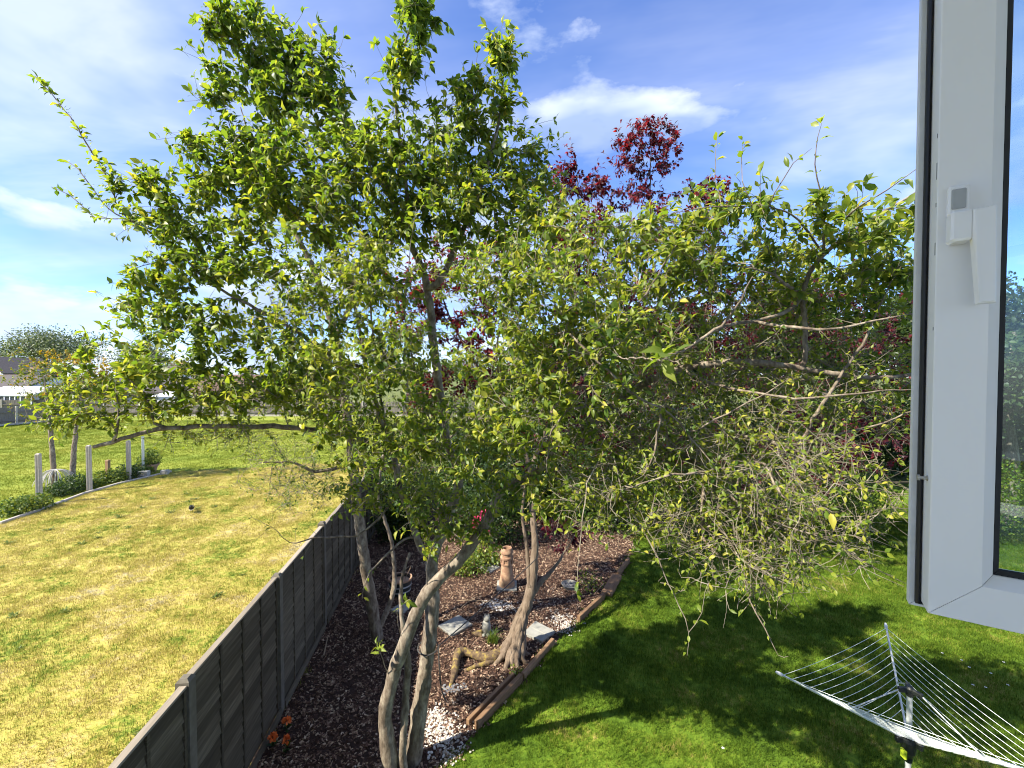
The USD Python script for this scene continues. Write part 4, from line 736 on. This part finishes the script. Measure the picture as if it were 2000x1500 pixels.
def pebbles(name, label, spots, n, size, mat, seed, z=.012):
    r = np.random.default_rng(seed); P = []
    for px, py, rx, ry, w in spots:
        c = G(px, py); e = G(px + rx, py); s = abs(e[0] - c[0]); d = abs(G(px, py + ry)[1] - c[1])
        k = int(n * w); q = r.normal(size=(k, 2)) * [.5 * s, .5 * d]; P.append(np.c_[c[0] + q[:, 0], c[1] + q[:, 1], np.full(k, z)])
    P = np.vstack(P); ms = []
    ico = trimesh.creation.icosphere(0)
    for q in P:
        s = size * r.uniform(.5, 1.25); v = ico.vertices * [s, s * r.uniform(.6, 1), s * .55] ; R = trimesh.transformations.euler_matrix(*r.normal(0, .3, 2), r.uniform(0, 6.28))[:3, :3]; ms.append((v @ R.T + q, ico.faces))
    return tag(add_tone(obj(name, join(ms), mat), 12), label, 'pebbles', kind='stuff')
pebbles('white_pebbles', 'white pebbles spilled beside the apple stems, nearest the window', [(852, 1425, 42, 42, .6), (850, 1400, 26, 20, .2), (880, 1450, 40, 40, .2)], 520, .020, m_pebble, 61)
pebbles('white_pebbles', 'patch of white pebbles below the chimney pot', [(968, 1180, 28, 10, .6), (990, 1188, 30, 9, .4)], 260, .020, m_pebble, 62)
pebbles('white_pebbles', 'pale pebbles between the split slab and the edging board', [(1098, 1214, 26, 22, .7), (1104, 1226, 18, 12, .3)], 300, .017, m_pebble, 63)
pebbles('white_pebbles', 'thin scatter of pale stones along the bed edge', [(880, 1470, 30, 30, .5), (760, 1450, 40, 50, .2), (1060, 1170, 60, 30, .3)], 160, .012, m_pebble, 64)
pebbles('grey_pebbles', 'small heap of dark grey stones below the mossy root', [(878, 1348, 16, 7, .7), (895, 1342, 14, 6, .3)], 60, .026, m_darkstone, 65)
# stepping slabs
def slab(label, corners, split=None, h=.045):
    q = np.array([G(*c)[:2] for c in corners]); c = q.mean(0); t = thing('stone_slab', label, 'paving slab', (*c, 0)); q = q - c
    def piece(q): q2 = q.mean(0) + (q - q.mean(0)) * .965; return trimesh.convex.convex_hull(np.vstack([np.c_[q, np.zeros(len(q)) - .01], np.c_[q, np.full(len(q), h - .006)], np.c_[q2, np.full(len(q), h)]]))
    if split:
        for f0, f1 in zip(split[:-1], split[1:]):
            f0, f1 = f0 + .008, f1 - .008; obj('slab_piece', piece(np.array([q[0] + (q[1] - q[0]) * f0, q[0] + (q[1] - q[0]) * f1, q[3] + (q[2] - q[3]) * f1, q[3] + (q[2] - q[3]) * f0])), m_slab, t)
    else: obj('slab_top', piece(q), m_slab, t)
    return t
slab('single square grey slab left of the plum trunk', [(856, 1226), (896, 1205), (922, 1223), (882, 1246)])
slab('grey slab split in two, right of the plum trunk', [(1022, 1240), (1046, 1217), (1084, 1237), (1058, 1258)], split=[0, .5, 1])
slab('low grey slab in shade behind the chimney pot', [(935, 1112), (955, 1103), (976, 1110), (958, 1121)])
slab('shaded slab at the foot of the leaning stem', [(762, 1196), (782, 1182), (802, 1188), (786, 1202)])
# timber edging along the lawn
def board(label, a, b, w, h, z=0, name='edging_board', mat=None):
    a, b = np.array(a), np.array(b); c = (a + b) / 2; L = np.linalg.norm(b - a); t = thing(name, label, 'edging board', (*c[:2], z), math.atan2(b[1] - a[1], b[0] - a[0]))
    obj('board', box(L, w, h, (0, 0, h / 2 - .02), .006), mat or m_board, t); return t
e = [G(*p)[:2] for p in bed_edge_px]; off = lambda q, d: np.array(q) + d
board('outer long timber edging board, nearest the window', e[1], e[2], .06, .13); board('inner pale timber board beside the nearest edging board', off(e[1], [-.11, .06]), off(e[2], [-.11, .06]), .05, .10)
board('timber edging board past the lawn shadow, before the split slab', e[2] + [.02, .02], e[3], .06, .12)
board('timber edging board right of the split slab', e[4], e[5], .06, .13)
bw = board('short wide reddish board at the bend of the bed edge', e[5] + [.05, .05], e[6], .20, .10)
board('last timber edging board, farthest from the window', e[6] + [.03, .03], e[7], .06, .13)
# chimney pot used as an ornament
cp = thing('chimney_pot', 'tall weathered terracotta chimney pot with banded rim', 'chimney pot', place(990, 1146))
H = .80
obj('body', lathe([(.0, .03), (.16, .03), (.152, .12), (.135, .22), (.118, .34), (.112, .46), (.122, .465), (.128, .485), (.122, .505), (.112, .51), (.112, .575), (.128, .58), (.136, .605), (.128, .63), (.114, .635), (.114, .69), (.128, .695), (.132, .72), (.120, .74), (.108, .79), (.098, .80), (.084, .79), (.084, .55), (.0, .55)], 36), m_terra, cp, smooth=40)
obj('base_slab', box(.40, .40, .04, (0, 0, .02), .008), m_slab, cp)
for k in range(8):
    a = k * math.pi / 4 + .2; obj('rib', rotz(box(.016, .03, .13, (.121, 0, .545), .004), a), m_terra, cp)
# planter barrel with orange rim, pebble bowl, small figure, flowers, cord
pl = thing('planter', 'dark round planter with rusty orange soil in the shade of the fence', 'planter', place(782, 1160))
obj('tub', lathe([(0, .0), (.17, 0), (.205, .12), (.215, .24), (.225, .27), (.225, .30), (.20, .30), (.195, .24), (0, .24)], 28), m_blackpl, pl, smooth=40)
for z, q in ((.09, .20), (.19, .214)): obj('hoop', lathe([(q - .01, z), (q + .004, z), (q + .004, z + .025), (q - .01, z + .025)], 28), m_greyplas, pl)
obj('rim', lathe([(.19, .30), (.232, .30), (.236, .315), (.226, .335), (.195, .33)], 28), m_terra, pl)
obj('soil', lathe([(0, .27), (.1, .275), (.197, .262), (.197, .25), (0, .25)], 20), m_terra, pl)
r = np.random.default_rng(5)
for k in range(7):
    a = r.uniform(0, 6.28); obj('dead_stem', tube(spline([(.08 * math.cos(a), .08 * math.sin(a), .26), (.14 * math.cos(a), .14 * math.sin(a), .38), (.2 * math.cos(a), .2 * math.sin(a), .45 + .06 * r.random())], 6), .004, 4), m_stick, pl)
pb = thing('pebble_bowl', 'shallow white bowl filled with dark pebbles', 'bowl', place(1113, 1148))
obj('dish', lathe([(0, 0), (.12, 0), (.155, .05), (.17, .085), (.158, .088), (.14, .05), (0, .04)], 28), m_slab, pb, smooth=40)
ico = trimesh.creation.icosphere(1)
ms = []
for _ in range(60): 
    a, q = r.uniform(0, 6.28), .14 * math.sqrt(r.random()); s = r.uniform(.012, .022); ms.append((ico.vertices * [s, s * .8, s * .6] + [q * math.cos(a), q * math.sin(a), .062 + r.uniform(0, .012)], ico.faces))
tag(obj('pebbles', join(ms), m_darkstone, pb), kind='stuff')
fg = thing('stone_figure', 'small pale grey stone cat figure between the two slabs', 'ornament', place(950, 1238))
obj('body', cat([moved(trimesh.creation.icosphere(3), (0, 0, 0))]).apply_transform(np.diag([.075, .095, .13, 1])).apply_translation((0, 0, .12)), m_slab, fg, smooth=True)
hd = trimesh.creation.icosphere(3); hd.apply_scale(.055); hd.apply_translation((.01, -.02, .27))
ears = [moved(trimesh.creation.cone(.022, .05, sections=10), (x, -.015, .305)) for x in (-.02, .042)]
obj('head', cat([hd] + ears), m_slab, fg)
for x in (-.035, .035): obj('paw', trimesh.creation.icosphere(2).apply_scale(.03).apply_translation((x, -.085, .03)), m_slab, fg)
obj('tail', tube(spline([(.06, .05, .03), (.11, .0, .03), (.09, -.07, .03)], 10), np.linspace(.02, .012, 10), 8), m_slab, fg, smooth=True)
mossy = thing('mossy_stone', 'flat yellow mossy stone in front of the stone figure', 'stone', place(940, 1238))
ms_ = trimesh.creation.icosphere(3); ms_.vertices *= (1 + .35 * (meshkit.fbm(ms_.vertices * 2.2, 3, 4) - .5))[:, None]; ms_.apply_transform(np.diag([.16, .09, .05, 1])); obj('stone', ms_, m_moss, mossy, smooth=True)
gt = thing('grass_tuft', 'small green grass tuft beside the foot of the plum trunk', 'grass tuft', place(962, 1256))
tag(add_tone(obj('blades', blade_tile(.16, 130, .10, .24, .008, 3, 1.0), m_bush, gt), 5), kind='stuff')
# orange flowers by the fence
for k, (px, py, l) in enumerate(((560, 1417, 'orange flower nearest the fence foot, upper of the three'), (533, 1450, 'orange flower at the left of the three by the fence'), (560, 1455, 'orange flower lowest of the three by the fence'))):
    t = thing('orange_flower', l, 'flower', place(px, py + 12)); r = np.random.default_rng(k); 
    u = unit(r.normal(size=(26, 3)) + [0, 0, .5]); lobj('petals', leaf_mesh(leaf_arrays(np.array([0, 0, .13]) + u * .01, u, r.normal(size=(26, 3)), np.full(26, .05), 1.6)), m_orange, t)
    obj('stem', tube(np.array([(0, 0, 0), (.01, 0, .06), (0, 0, .13)]), .004, 5), m_hedge, t)
    lobj('leaves', leaf_mesh(leaf_arrays(np.zeros((7, 3)) + [0, 0, .03], unit(r.normal(size=(7, 3)) + [0, 0, .4]), np.tile([0, 0, 1.0], (7, 1)), np.full(7, .08))), m_hedge, t)
# cord from the plum trunk to the apple stem and down
c0, c1, c2 = at(1054, 1085, 6.85), at(856, 1262, 4.78), at(862, 1345, 4.72)
cd = thing('cord', 'dark cord stretched from the plum trunk to the upright apple stem', 'cord', (0, 0, 0))
mid = (c0 + c1) / 2 - [0, 0, .02]
obj('line', tube(spline([c0, mid, c1], 30), .007, 6), m_cord, cd); obj('loose_end', tube(spline([c1, at(858, 1300, 4.72), c2, c2 + [.06, -.03, -.12]], 20), .008, 6), m_cord, cd)
th = np.linspace(0, 2 * np.pi, 26); cc = at(836, 1264, 4.8); obj('loop', tube(np.c_[cc[0] + .112 * np.cos(th), cc[1] + .112 * np.sin(th), cc[2] + .02 * np.sin(th)], .008, 6), m_cord, cd)
# sticks lying on the bed
for k, (a, b, rr, l) in enumerate((((632, 1283), (640, 1248), .012, 'pale stake leaning by the fence post'), ((895, 1175), (960, 1178), .008, 'thin pale stick lying above the square slab'), ((900, 1190), (925, 1172), .006, 'short forked stick near the white pebbles'), ((1180, 1142), (1160, 1165), .008, 'dry twig by the wide edging board'))):
    t = thing('stick', l, 'stick', place(*a)); A, Bq = np.array(G(*a)), np.array(G(*b)); d = Bq - A
    obj('wood', tube(spline([(0, 0, .02), tuple(d * .5 + [0, .01, .035]), tuple(d + [0, 0, .02 if k else .03])], 10), np.linspace(rr, rr * .6, 10), 6), m_stick, t)
# daisies on the lawn
for k, (px, py) in enumerate(((1878, 1296), (1893, 1310), (1935, 1322), (1925, 1350), (1412, 1470), (1960, 1300), (1900, 1345), (1968, 1345), (1840, 1282))):
    t = thing('daisy', ['tiny white daisy alone in the lawn left of the airer'][0] if k == 4 else 'tiny white daisy in the sunny lawn beyond the airer', 'flower', place(px, py), 0, None if k == 4 else 'daisies in the lawn beyond the airer')
    a = np.arange(9) / 9 * 2 * np.pi; d = np.c_[np.cos(a), np.sin(a), np.full(9, .15)]
    lobj('petals', leaf_mesh(leaf_arrays(np.tile([0, 0, .055], (9, 1)) + d * .003, d, np.tile([0, 0, 1.0], (9, 1)), np.full(9, .014), 1.4)), m_petal, t)
    obj('eye', trimesh.creation.icosphere(1).apply_scale(.005).apply_translation((0, 0, .056)), m_gold, t); obj('stalk', tube(np.array([(0, 0, 0), (0, 0, .03), (0, 0, .055)]), .0012, 4), m_hedge, t)

# ------------------------------------------------------------------ rotary airer
v0 = EYE - 1.37; hub = np.array([1.097 * v0, 1.18 * v0, 1.37]); hub[0] += 0
air = thing('rotary_airer', 'white lined rotary clothes airer standing open on the lawn', 'clothes airer', (hub[0], hub[1], 0))
ph = [math.radians(a) for a in (58, 172, 293)]; tips = [np.array([.97 * math.cos(a), .97 * math.sin(a), 1.78]) for a in ph]; hz = np.array([0, 0, 1.33])
obj('pole', trimesh.creation.cylinder(.020, 1.76, sections=20).apply_translation((0, 0, .88)), m_alu, air, smooth=40)
obj('hub', cat([lathe([(0, 1.16), (.026, 1.16), (.030, 1.20), (.045, 1.24), (.058, 1.33), (.05, 1.37), (.021, 1.375), (0, 1.375)], 24)] + [rotz(box(.07, .036, .05, (.06, 0, 1.335), .006), a) for a in ph]), m_blackpl, air)
obj('grip', box(.022, .05, .075, (-.052, -.015, 1.235), .006), m_lime, air)
obj('crown', cat([lathe([(0, 1.70), (.027, 1.70), (.03, 1.76), (.02, 1.775), (0, 1.775)], 20)] + [rotz(box(.07, .032, .04, (.05, 0, 1.745), .006), a) for a in ph]), m_blackpl, air)
for a, tp in zip(ph, tips):
    u = tp - hz; ar = obj('arm', tube(np.array([hz + u * .05, hz + u * .5, tp]), .0085, 10), m_alu, air, smooth=True)
    obj('end_cap', tube(np.array([tp - u * .01, tp + u * .012, tp + u * .035]), np.array([.013, .014, .010]), 10), m_white, ar, smooth=True)
    k0 = np.array([.075 * math.cos(a), .075 * math.sin(a), 1.745]); k1 = hz + u * .46; obj('strut', tube(np.array([k0, (k0 + k1) / 2, k1]), .0055, 8), m_alu, air, smooth=True)
fr = np.linspace(.24, .985, 12)
for i in range(3):
    a, b = tips[i] - hz, tips[(i + 1) % 3] - hz
    for k, f in enumerate(fr):
        p, q = hz + a * f, hz + b * (f if k < 11 else .985); s = np.linspace(0, 1, 14)[:, None]; L = np.linalg.norm(q - p)
        c = p + (q - p) * s - np.array([0, 0, 1.0]) * (4 * s * (1 - s)) * (.012 + .022 * L * (1 if k < 11 else .6))
        obj('line', tube(c, .0019, 6), m_line, air, smooth=True)

# ------------------------------------------------------------------ left: concrete posts, low plants, edging, pot
pst = None
for k, (px, pb_, pt, l) in enumerate(((77, 986, 885, 'concrete post nearest the window, in front of the two slim trunks'), (175, 960, 869, 'second concrete post, under the sawn end of the level branch'), (252, 938, 860, 'third concrete post, behind the low plants'), (280, 926, 853, 'pale metal post beside the terracotta pot'))):
    b = G(px, pb_); h = (pb_ - pt) / (pb_ - 730) * EYE
    t = thing('garden_post', l, 'post', b, .3 if k < 3 else 0)
    if k < 3:
        obj('shaft', trimesh.convex.convex_hull(np.array([(sx * a, sy * a, z) for sx in (-1, 1) for sy in (-1, 1) for a, z in ((.062, -.02), (.058, h - .03), (.035, h))])), m_conc, t)
        for sx in (-1, 1): obj('edge_strip', box(.02, .014, h - .06, (sx * .035, -.063, h / 2), .003), m_conc, t)
    else:
        obj('shaft', trimesh.creation.cylinder(.05, h, sections=18).apply_translation((0, 0, h / 2)), m_alu, t, smooth=40); obj('cap', trimesh.creation.cylinder(.056, .03, sections=18).apply_translation((0, 0, h)), m_alu, t)
b = G(211, 928); t = thing('wooden_stump', 'short brown wooden post between two concrete posts', 'post', (b[0], b[1], 0)); obj('shaft', box(.14, .12, .62, (0, 0, .31), .01), m_board, t); obj('top', box(.15, .13, .03, (0, 0, .63), .008), m_board, t)
# stone kerb between the dry lawn and the plants
kerb = thing('kerb', 'low grey kerb between the dry lawn and the low plants', 'kerb', (0, 0, 0))
for k in range(5):
    a, bq = np.append(g_edge[k], 0), np.append(g_edge[k + 1], 0); n = max(1, int(np.linalg.norm(bq - a) / 1.0))
    for j in range(n):
        p, q = a + (bq - a) * j / n, a + (bq - a) * (j + .985) / n; m = rotz(box(np.linalg.norm(q - p), .09, .10, (0, 0, .02), .01), math.atan2(q[1] - p[1], q[0] - p[0])); obj('kerb_strip', moved(m, [*((p + q) / 2)[:2], 0]), m_conc, kerb)
pl_ = [((12, 1010), .5, .45), ((45, 1000), .5, .42), ((100, 972), .55, .40), ((130, 962), .6, .48), ((205, 945), .6, .45), ((238, 938), .55, .5), ((262, 930), .5, .38), ((160, 955), .4, .3)]
pll = ['bright low plant at the left edge behind the kerb', 'bright low plant just left of the nearest concrete post', 'dark low plant right of the nearest concrete post', 'dark low plant under the two slim trunks', 'low plant right of the second concrete post', 'low dark plant in front of the third concrete post', 'low plant beside the pot, last of the row', 'small low plant left of the second concrete post']
for k, ((p, w, h), l) in enumerate(zip(pl_, pll)):
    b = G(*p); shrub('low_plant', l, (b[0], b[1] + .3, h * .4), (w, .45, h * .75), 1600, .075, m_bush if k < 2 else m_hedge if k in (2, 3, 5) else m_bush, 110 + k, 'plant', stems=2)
# terracotta pot with a green plant, two stones
b = G(292, 922); t = thing('terracotta_pot', 'wide terracotta pot on the corner of the dry lawn', 'pot', (b[0], b[1], 0))
obj('pot', lathe([(0, 0), (.22, 0), (.31, .28), (.35, .28), (.36, .36), (.31, .36), (.30, .30), (0, .30)], 28), m_terra, t, smooth=40); obj('soil', lathe([(0, .33), (.3, .32), (.3, .28), (0, .28)], 20), m_soil, t)
t = thing('pot_plant', 'bushy green plant growing in the terracotta pot', 'plant', (b[0], b[1], .32)); tag(lobj('foliage', leaf_cloud((0, 0, .28), (.42, .4, .42), 1500, .07, 130), m_bush, t), kind='stuff'); obj('stem', tube(np.array([(0, 0, 0), (.02, 0, .15), (0, 0, .3)]), .012, 6), m_twig, t)
for px, py, s, l in ((281, 932, .26, 'pale grey concrete block below the terracotta pot'), (322, 927, .20, 'small pale block right of the terracotta pot')):
    b = G(px, py); t = thing('concrete_block', l, 'block', (b[0], b[1], 0), .3); obj('block', box(s * 1.4, s, s, (0, 0, s / 2), .02), m_slab, t); obj('recess', box(s * .5, .01, s * .4, (0, -s / 2, s / 2)), m_conc, t)
# fan of dried stems with a stick
b = G(108, 955); t = thing('dried_fan', 'pale drooping fan of dried stems beneath the slim trunks', 'dried plant', (b[0], b[1], 0)); r = np.random.default_rng(4)
for k in range(64):
    a = r.uniform(0, 6.28); R_ = r.uniform(.2, .6); h = .72
    obj('straw', tube(spline([(0, 0, h + .02), (R_ * .45 * math.cos(a), R_ * .45 * math.sin(a), h - .03), (R_ * math.cos(a), R_ * math.sin(a), r.uniform(.06, .42))], 7), .009, 4), m_straw, t)
obj('stick', tube(np.array([(-.12, 0, 0), (-.13, 0, .6), (-.14, 0, 1.25)]), .018, 6), m_stick, t)
# small tree on two slim trunks, golden leaves
T4 = Tree(21)
b1, b2 = G(107, 952), G(139, 950)
T4.limb([(*b1[:2], 0, .11), (b1[0] - .05, b1[1], 1.0, .10), (b1[0] - .12, b1[1], 2.0, .09), (b1[0] - .2, b1[1], 3.0, .06), (b1[0] - .3, b1[1], 4.2, .02)], 'trunk', px=False)
T4.limb([(*b2[:2], 0, .12), (b2[0] + .08, b2[1], .8, .11), (b2[0] + .15, b2[1], 1.8, .09), (b2[0] + .35, b2[1], 3.0, .06), (b2[0] + .6, b2[1], 4.3, .02)], 'trunk', join=False, px=False)
Gd = dict(n=15, s=.11, spur=2, spn=4, m=.15); Gg = dict(n=11, s=.10, spur=2, spn=3, m=.8)
T4.attract([(165, 720, 17.2, 42, 26, .8, 50, Gd), (120, 745, 17.0, 75, 38, 1.0, 90, Gg), (70, 730, 17, 50, 45, .9, 60, Gg), (170, 770, 17, 60, 32, .9, 60, Gg), (105, 790, 16.8, 70, 34, .9, 50, Gg), (120, 700, 17, 50, 18, .7, 24, Gd)])
tree4 = thing('golden_tree', 'small tree with golden leaves on two slim trunks among the concrete posts', 'tree', (0, 0, 0))
T4.build(tree4, m_bark, m_twig, [m_gold, m_bush], singles=0)
# magpie on the dry lawn
b = G(374, 1002); bd = thing('bird', 'small black and white bird standing on the dry lawn', 'bird', (b[0], b[1], 0), .5)
q = np.array([(0, .18, .16), (0, .10, .15), (0, .02, .15), (0, -.06, .18), (0, -.11, .24), (0, -.155, .245), (0, -.20, .235)]); obj('body', tube(spline(q, 30), np.interp(np.linspace(0, 1, 30), [0, .2, .42, .6, .72, .84, .9, 1], [.012, .03, .062, .055, .042, .036, .014, .004]), 14), m_black, bd, smooth=True)
obj('belly', trimesh.creation.icosphere(2).apply_transform(np.diag([.052, .06, .045, 1])).apply_translation((0, -.01, .125)), m_white, bd, smooth=True)
for s in (-1, 1):
    obj('wing', trimesh.creation.icosphere(2).apply_transform(np.diag([.016, .09, .034, 1])).apply_translation((s * .055, .04, .165)), m_black, bd, smooth=True); obj('leg', tube(np.array([(s * .022, 0, .1), (s * .024, .012, .05), (s * .024, 0, 0)]), .005, 5), m_black, bd)
obj('tail', box(.035, .20, .01, (0, .25, .165), .003), m_black, bd)

# ------------------------------------------------------------------ far fences, houses and trees
def board_fence(name, label, a, b, h, rails, seed):
    a, b = np.array(a, float), np.array(b, float); L = np.linalg.norm(b - a); ang = math.atan2(b[1] - a[1], b[0] - a[0]); r = np.random.default_rng(seed)
    t = thing(name, label, 'fence', (*a, 0), ang); nb = max(2, round(L / 2.0)); s = L / nb
    for k in range(nb):
        ms = []
        for j in range(int(s / .14)):
            m = box(.132, .022, h - .2 + r.normal(0, .006), (k * s + .07 + j * .14, .0 + .006 * (j % 2), .16 + (h - .2) / 2)); ms.append((m.vertices, m.faces))
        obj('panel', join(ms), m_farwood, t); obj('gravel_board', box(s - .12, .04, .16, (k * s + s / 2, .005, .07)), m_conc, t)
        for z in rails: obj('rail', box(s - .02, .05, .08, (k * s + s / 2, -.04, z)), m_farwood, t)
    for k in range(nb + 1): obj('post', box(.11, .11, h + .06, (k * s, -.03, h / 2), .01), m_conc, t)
    return t
A, Bc, Cc = G(-330, 880), G(84, 826), G(84, 812)
board_fence('board_fence', 'grey board fence at the left, running back from the picture edge', (-44, 23.5), (-41.5, 38.5), 1.55, (.4, 1.1), 3)
board_fence('board_fence', 'long grey board fence closing the far end of the field', (-41.3, 44), (3, 44), 1.5, (.4, 1.05), 4)
board_fence('board_fence', 'taller grey fence behind the left board fence', (-52, 42), (-41.6, 44.6), 1.75, (.4, 1.3), 5)
def gable_house(name, label, x, y, w, d, eave, ridge, wallm, roofm, rz=0, windows=(), chimney=True, gable_front=False):
    t = thing(name, label, 'house', (x, y, 0), rz)
    if gable_front:
        prof = Polygon([(-w / 2, 0), (w / 2, 0), (w / 2, eave), (0, ridge), (-w / 2, eave)]); m = trimesh.creation.extrude_polygon(prof, d); m.apply_transform(trimesh.transformations.rotation_matrix(np.pi / 2, [1, 0, 0])); m.apply_translation((0, d / 2, 0)); obj('wall', m, wallm, t)
        for s in (-1, 1): obj('roof', bar((s * (w / 2 + .3) / 2 + .0, -d / 2 - .3, (eave + ridge) / 2 + .02), (s * (w / 2 + .3) / 2, d / 2 + .3, (eave + ridge) / 2 + .02), math.hypot(w / 2 + .4, ridge - eave), .14).apply_transform(trimesh.transformations.rotation_matrix(s * math.atan2(ridge - eave, w / 2), [0, 1, 0], (s * (w / 2 + .3) / 2, 0, (eave + ridge) / 2 + .02))), roofm, t)
        for s in (-1, 1): obj('barge_board', bar((s * (w / 2 + .3), -d / 2 - .34, eave - .25), (0, -d / 2 - .34, ridge + .05), .05, .18), m_white, t)
    else:
        prof = Polygon([(-d / 2, 0), (d / 2, 0), (d / 2, eave), (0, ridge), (-d / 2, eave)]); m = trimesh.creation.extrude_polygon(prof, w); m.apply_transform(np.array([[0, 0, 1, -w / 2], [1, 0, 0, 0], [0, 1, 0, 0], [0, 0, 0, 1.0]])); obj('wall', m, wallm, t)
        for s in (-1, 1): 
            q = np.array([(-w / 2 - .3, s * (d / 2 + .4), eave - .25), (w / 2 + .3, s * (d / 2 + .4), eave - .25), (w / 2 + .3, 0, ridge + .06), (-w / 2 - .3, 0, ridge + .06)]); obj('roof', trimesh.convex.convex_hull(np.vstack([q, q + [0, 0, .14]])), roofm, t)
    if chimney: 
        ch = obj('chimney', box(.6, .6, 1.4, (w * .28, 0, ridge + .35)), m_brick, t)
    for wx, wz, ww, wh in windows:
        f = obj('window_frame', box(ww, .08, wh, (wx, -d / 2 - .03, wz)), m_white, t)
        for j in (-1, 1): obj('pane', box(ww / 2 - .12, .04, wh - .16, (wx + j * ww / 4, -d / 2 - .075, wz)), m_glassdark, f)
    return t
gable_house('bungalow', 'low grey roofed bungalow beyond the left fence', -57.5, 50, 11, 8, 2.3, 4.0, m_render, m_tile, rz=-.1, windows=((2, 1.4, 1.6, 1.1), (-2, 1.4, 1.6, 1.1)))
gable_house('brick_house', 'brick house with a white edged gable peeping over the bungalow', -69, 60, 6.0, 7, 4.4, 6.4, m_brick, m_tile, windows=((0, 4.6, 1.6, 1.2),), chimney=False, gable_front=True)
gable_house('rendered_house', 'pale house half hidden by the golden tree', -50, 64, 6, 8, 3.4, 5.2, m_render, m_tile, windows=((-1.6, 3.0, 1.6, 1.1), (1.6, 3.0, 1.6, 1.1)))
gable_house('low_house', 'long low house with a dark roof behind the far fence', -44, 56, 12, 7, 2.2, 3.6, m_render, m_tile, windows=((0, 1.4, 2, 1.1),))
gable_house('brick_bungalow', 'small brick house behind the far fence, right of the grey canopy', -33, 52, 6, 6, 2.4, 4.0, m_brick, m_redtile, windows=((-1, 1.5, 1.4, 1.1),))
# conservatory of white posts in front of the bungalow
cv = thing('conservatory', 'white framed conservatory in front of the bungalow', 'conservatory', (-50.2, 43.0, 0), -.1)
for x in np.linspace(-3, 3, 11): obj('mullion', box(.07, .07, 2.1, (x, 0, 1.05)), m_white, cv)
for z in (.7, 2.12): obj('rail', box(6.1, .1, .1, (0, .0, z)), m_white, cv)
obj('base_wall', box(6.0, .2, .65, (0, .05, .325)), m_brick, cv); obj('pane', box(5.9, .02, 1.35, (0, .04, 1.4)), m_glassdark, cv)
obj('glass_roof', trimesh.convex.convex_hull(np.array([(-3.1, -.1, 2.2), (3.1, -.1, 2.2), (3.1, 2.2, 3.0), (-3.1, 2.2, 3.0), (-3.1, -.1, 2.12), (3.1, -.1, 2.12), (3.1, 2.2, 2.9), (-3.1, 2.2, 2.9)])), m_canvas, cv)
gz = thing('gazebo', 'grey canvas gazebo behind the far fence', 'gazebo', (-38.6, 50, 0))
cv_ = np.array([(x, y, 1.75) for x in (-1.8, 1.8) for y in (-1.8, 1.8)] + [(x, y, 2.15) for x in (-.9, .9) for y in (-.9, .9)] + [(0, 0, 2.45)]); obj('canopy', trimesh.convex.convex_hull(cv_), m_canvas, gz)
for x in (-1.7, 1.7):
    for y in (-1.7, 1.7): obj('pole', box(.06, .06, 1.76, (x, y, .88)), m_white, gz)
obj('finial', tube(np.array([(0, 0, 2.4), (0, 0, 2.7), (0, 0, 3.0)]), .05, 6), m_white, gz)
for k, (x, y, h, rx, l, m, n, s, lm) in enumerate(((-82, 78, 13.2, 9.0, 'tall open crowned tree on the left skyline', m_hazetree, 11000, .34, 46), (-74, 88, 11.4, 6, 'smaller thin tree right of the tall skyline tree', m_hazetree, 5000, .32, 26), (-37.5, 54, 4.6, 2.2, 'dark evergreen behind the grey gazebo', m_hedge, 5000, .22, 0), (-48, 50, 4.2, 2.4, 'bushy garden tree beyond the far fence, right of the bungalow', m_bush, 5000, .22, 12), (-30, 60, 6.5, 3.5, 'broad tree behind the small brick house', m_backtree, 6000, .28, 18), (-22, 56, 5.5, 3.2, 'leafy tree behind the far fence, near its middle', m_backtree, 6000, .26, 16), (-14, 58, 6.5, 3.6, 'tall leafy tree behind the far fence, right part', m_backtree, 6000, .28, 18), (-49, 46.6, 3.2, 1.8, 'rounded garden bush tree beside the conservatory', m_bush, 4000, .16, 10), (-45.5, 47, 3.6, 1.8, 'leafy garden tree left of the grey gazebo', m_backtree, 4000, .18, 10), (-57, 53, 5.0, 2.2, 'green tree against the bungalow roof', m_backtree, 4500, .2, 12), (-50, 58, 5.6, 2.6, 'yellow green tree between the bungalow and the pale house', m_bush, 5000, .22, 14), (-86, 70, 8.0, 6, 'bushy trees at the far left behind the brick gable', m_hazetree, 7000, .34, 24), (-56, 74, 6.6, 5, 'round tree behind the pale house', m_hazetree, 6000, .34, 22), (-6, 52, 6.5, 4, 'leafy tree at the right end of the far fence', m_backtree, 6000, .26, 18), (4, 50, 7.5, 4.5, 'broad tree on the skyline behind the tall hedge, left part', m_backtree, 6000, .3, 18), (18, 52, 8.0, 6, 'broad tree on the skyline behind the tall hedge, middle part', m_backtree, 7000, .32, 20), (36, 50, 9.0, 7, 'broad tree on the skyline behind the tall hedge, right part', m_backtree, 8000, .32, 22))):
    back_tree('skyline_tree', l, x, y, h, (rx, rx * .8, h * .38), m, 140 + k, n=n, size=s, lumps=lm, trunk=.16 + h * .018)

# every tree stands at its own foot, and the cord at its knot
def rebase(root, base):
    base = np.asarray(base, float); UsdGeom.Xformable(root).GetOrderedXformOps()[0].Set(Gf.Vec3d(*map(float, base)))
    for p in Usd.PrimRange(root):
        if p.IsA(UsdGeom.Mesh):
            a = UsdGeom.Mesh(p).GetPointsAttr(); a.Set(Vt.Vec3fArray.FromNumpy((np.array(a.Get(), float) - base).astype(np.float32)))
for t, T in ((tree1, T1), (tree2, T2), (tree3, T3), (tree4, T4)): rebase(t, [T.P[0][0], T.P[0][1], 0])
rebase(cd, c1)
rebase(kerb, np.append(g_edge[2], 0))
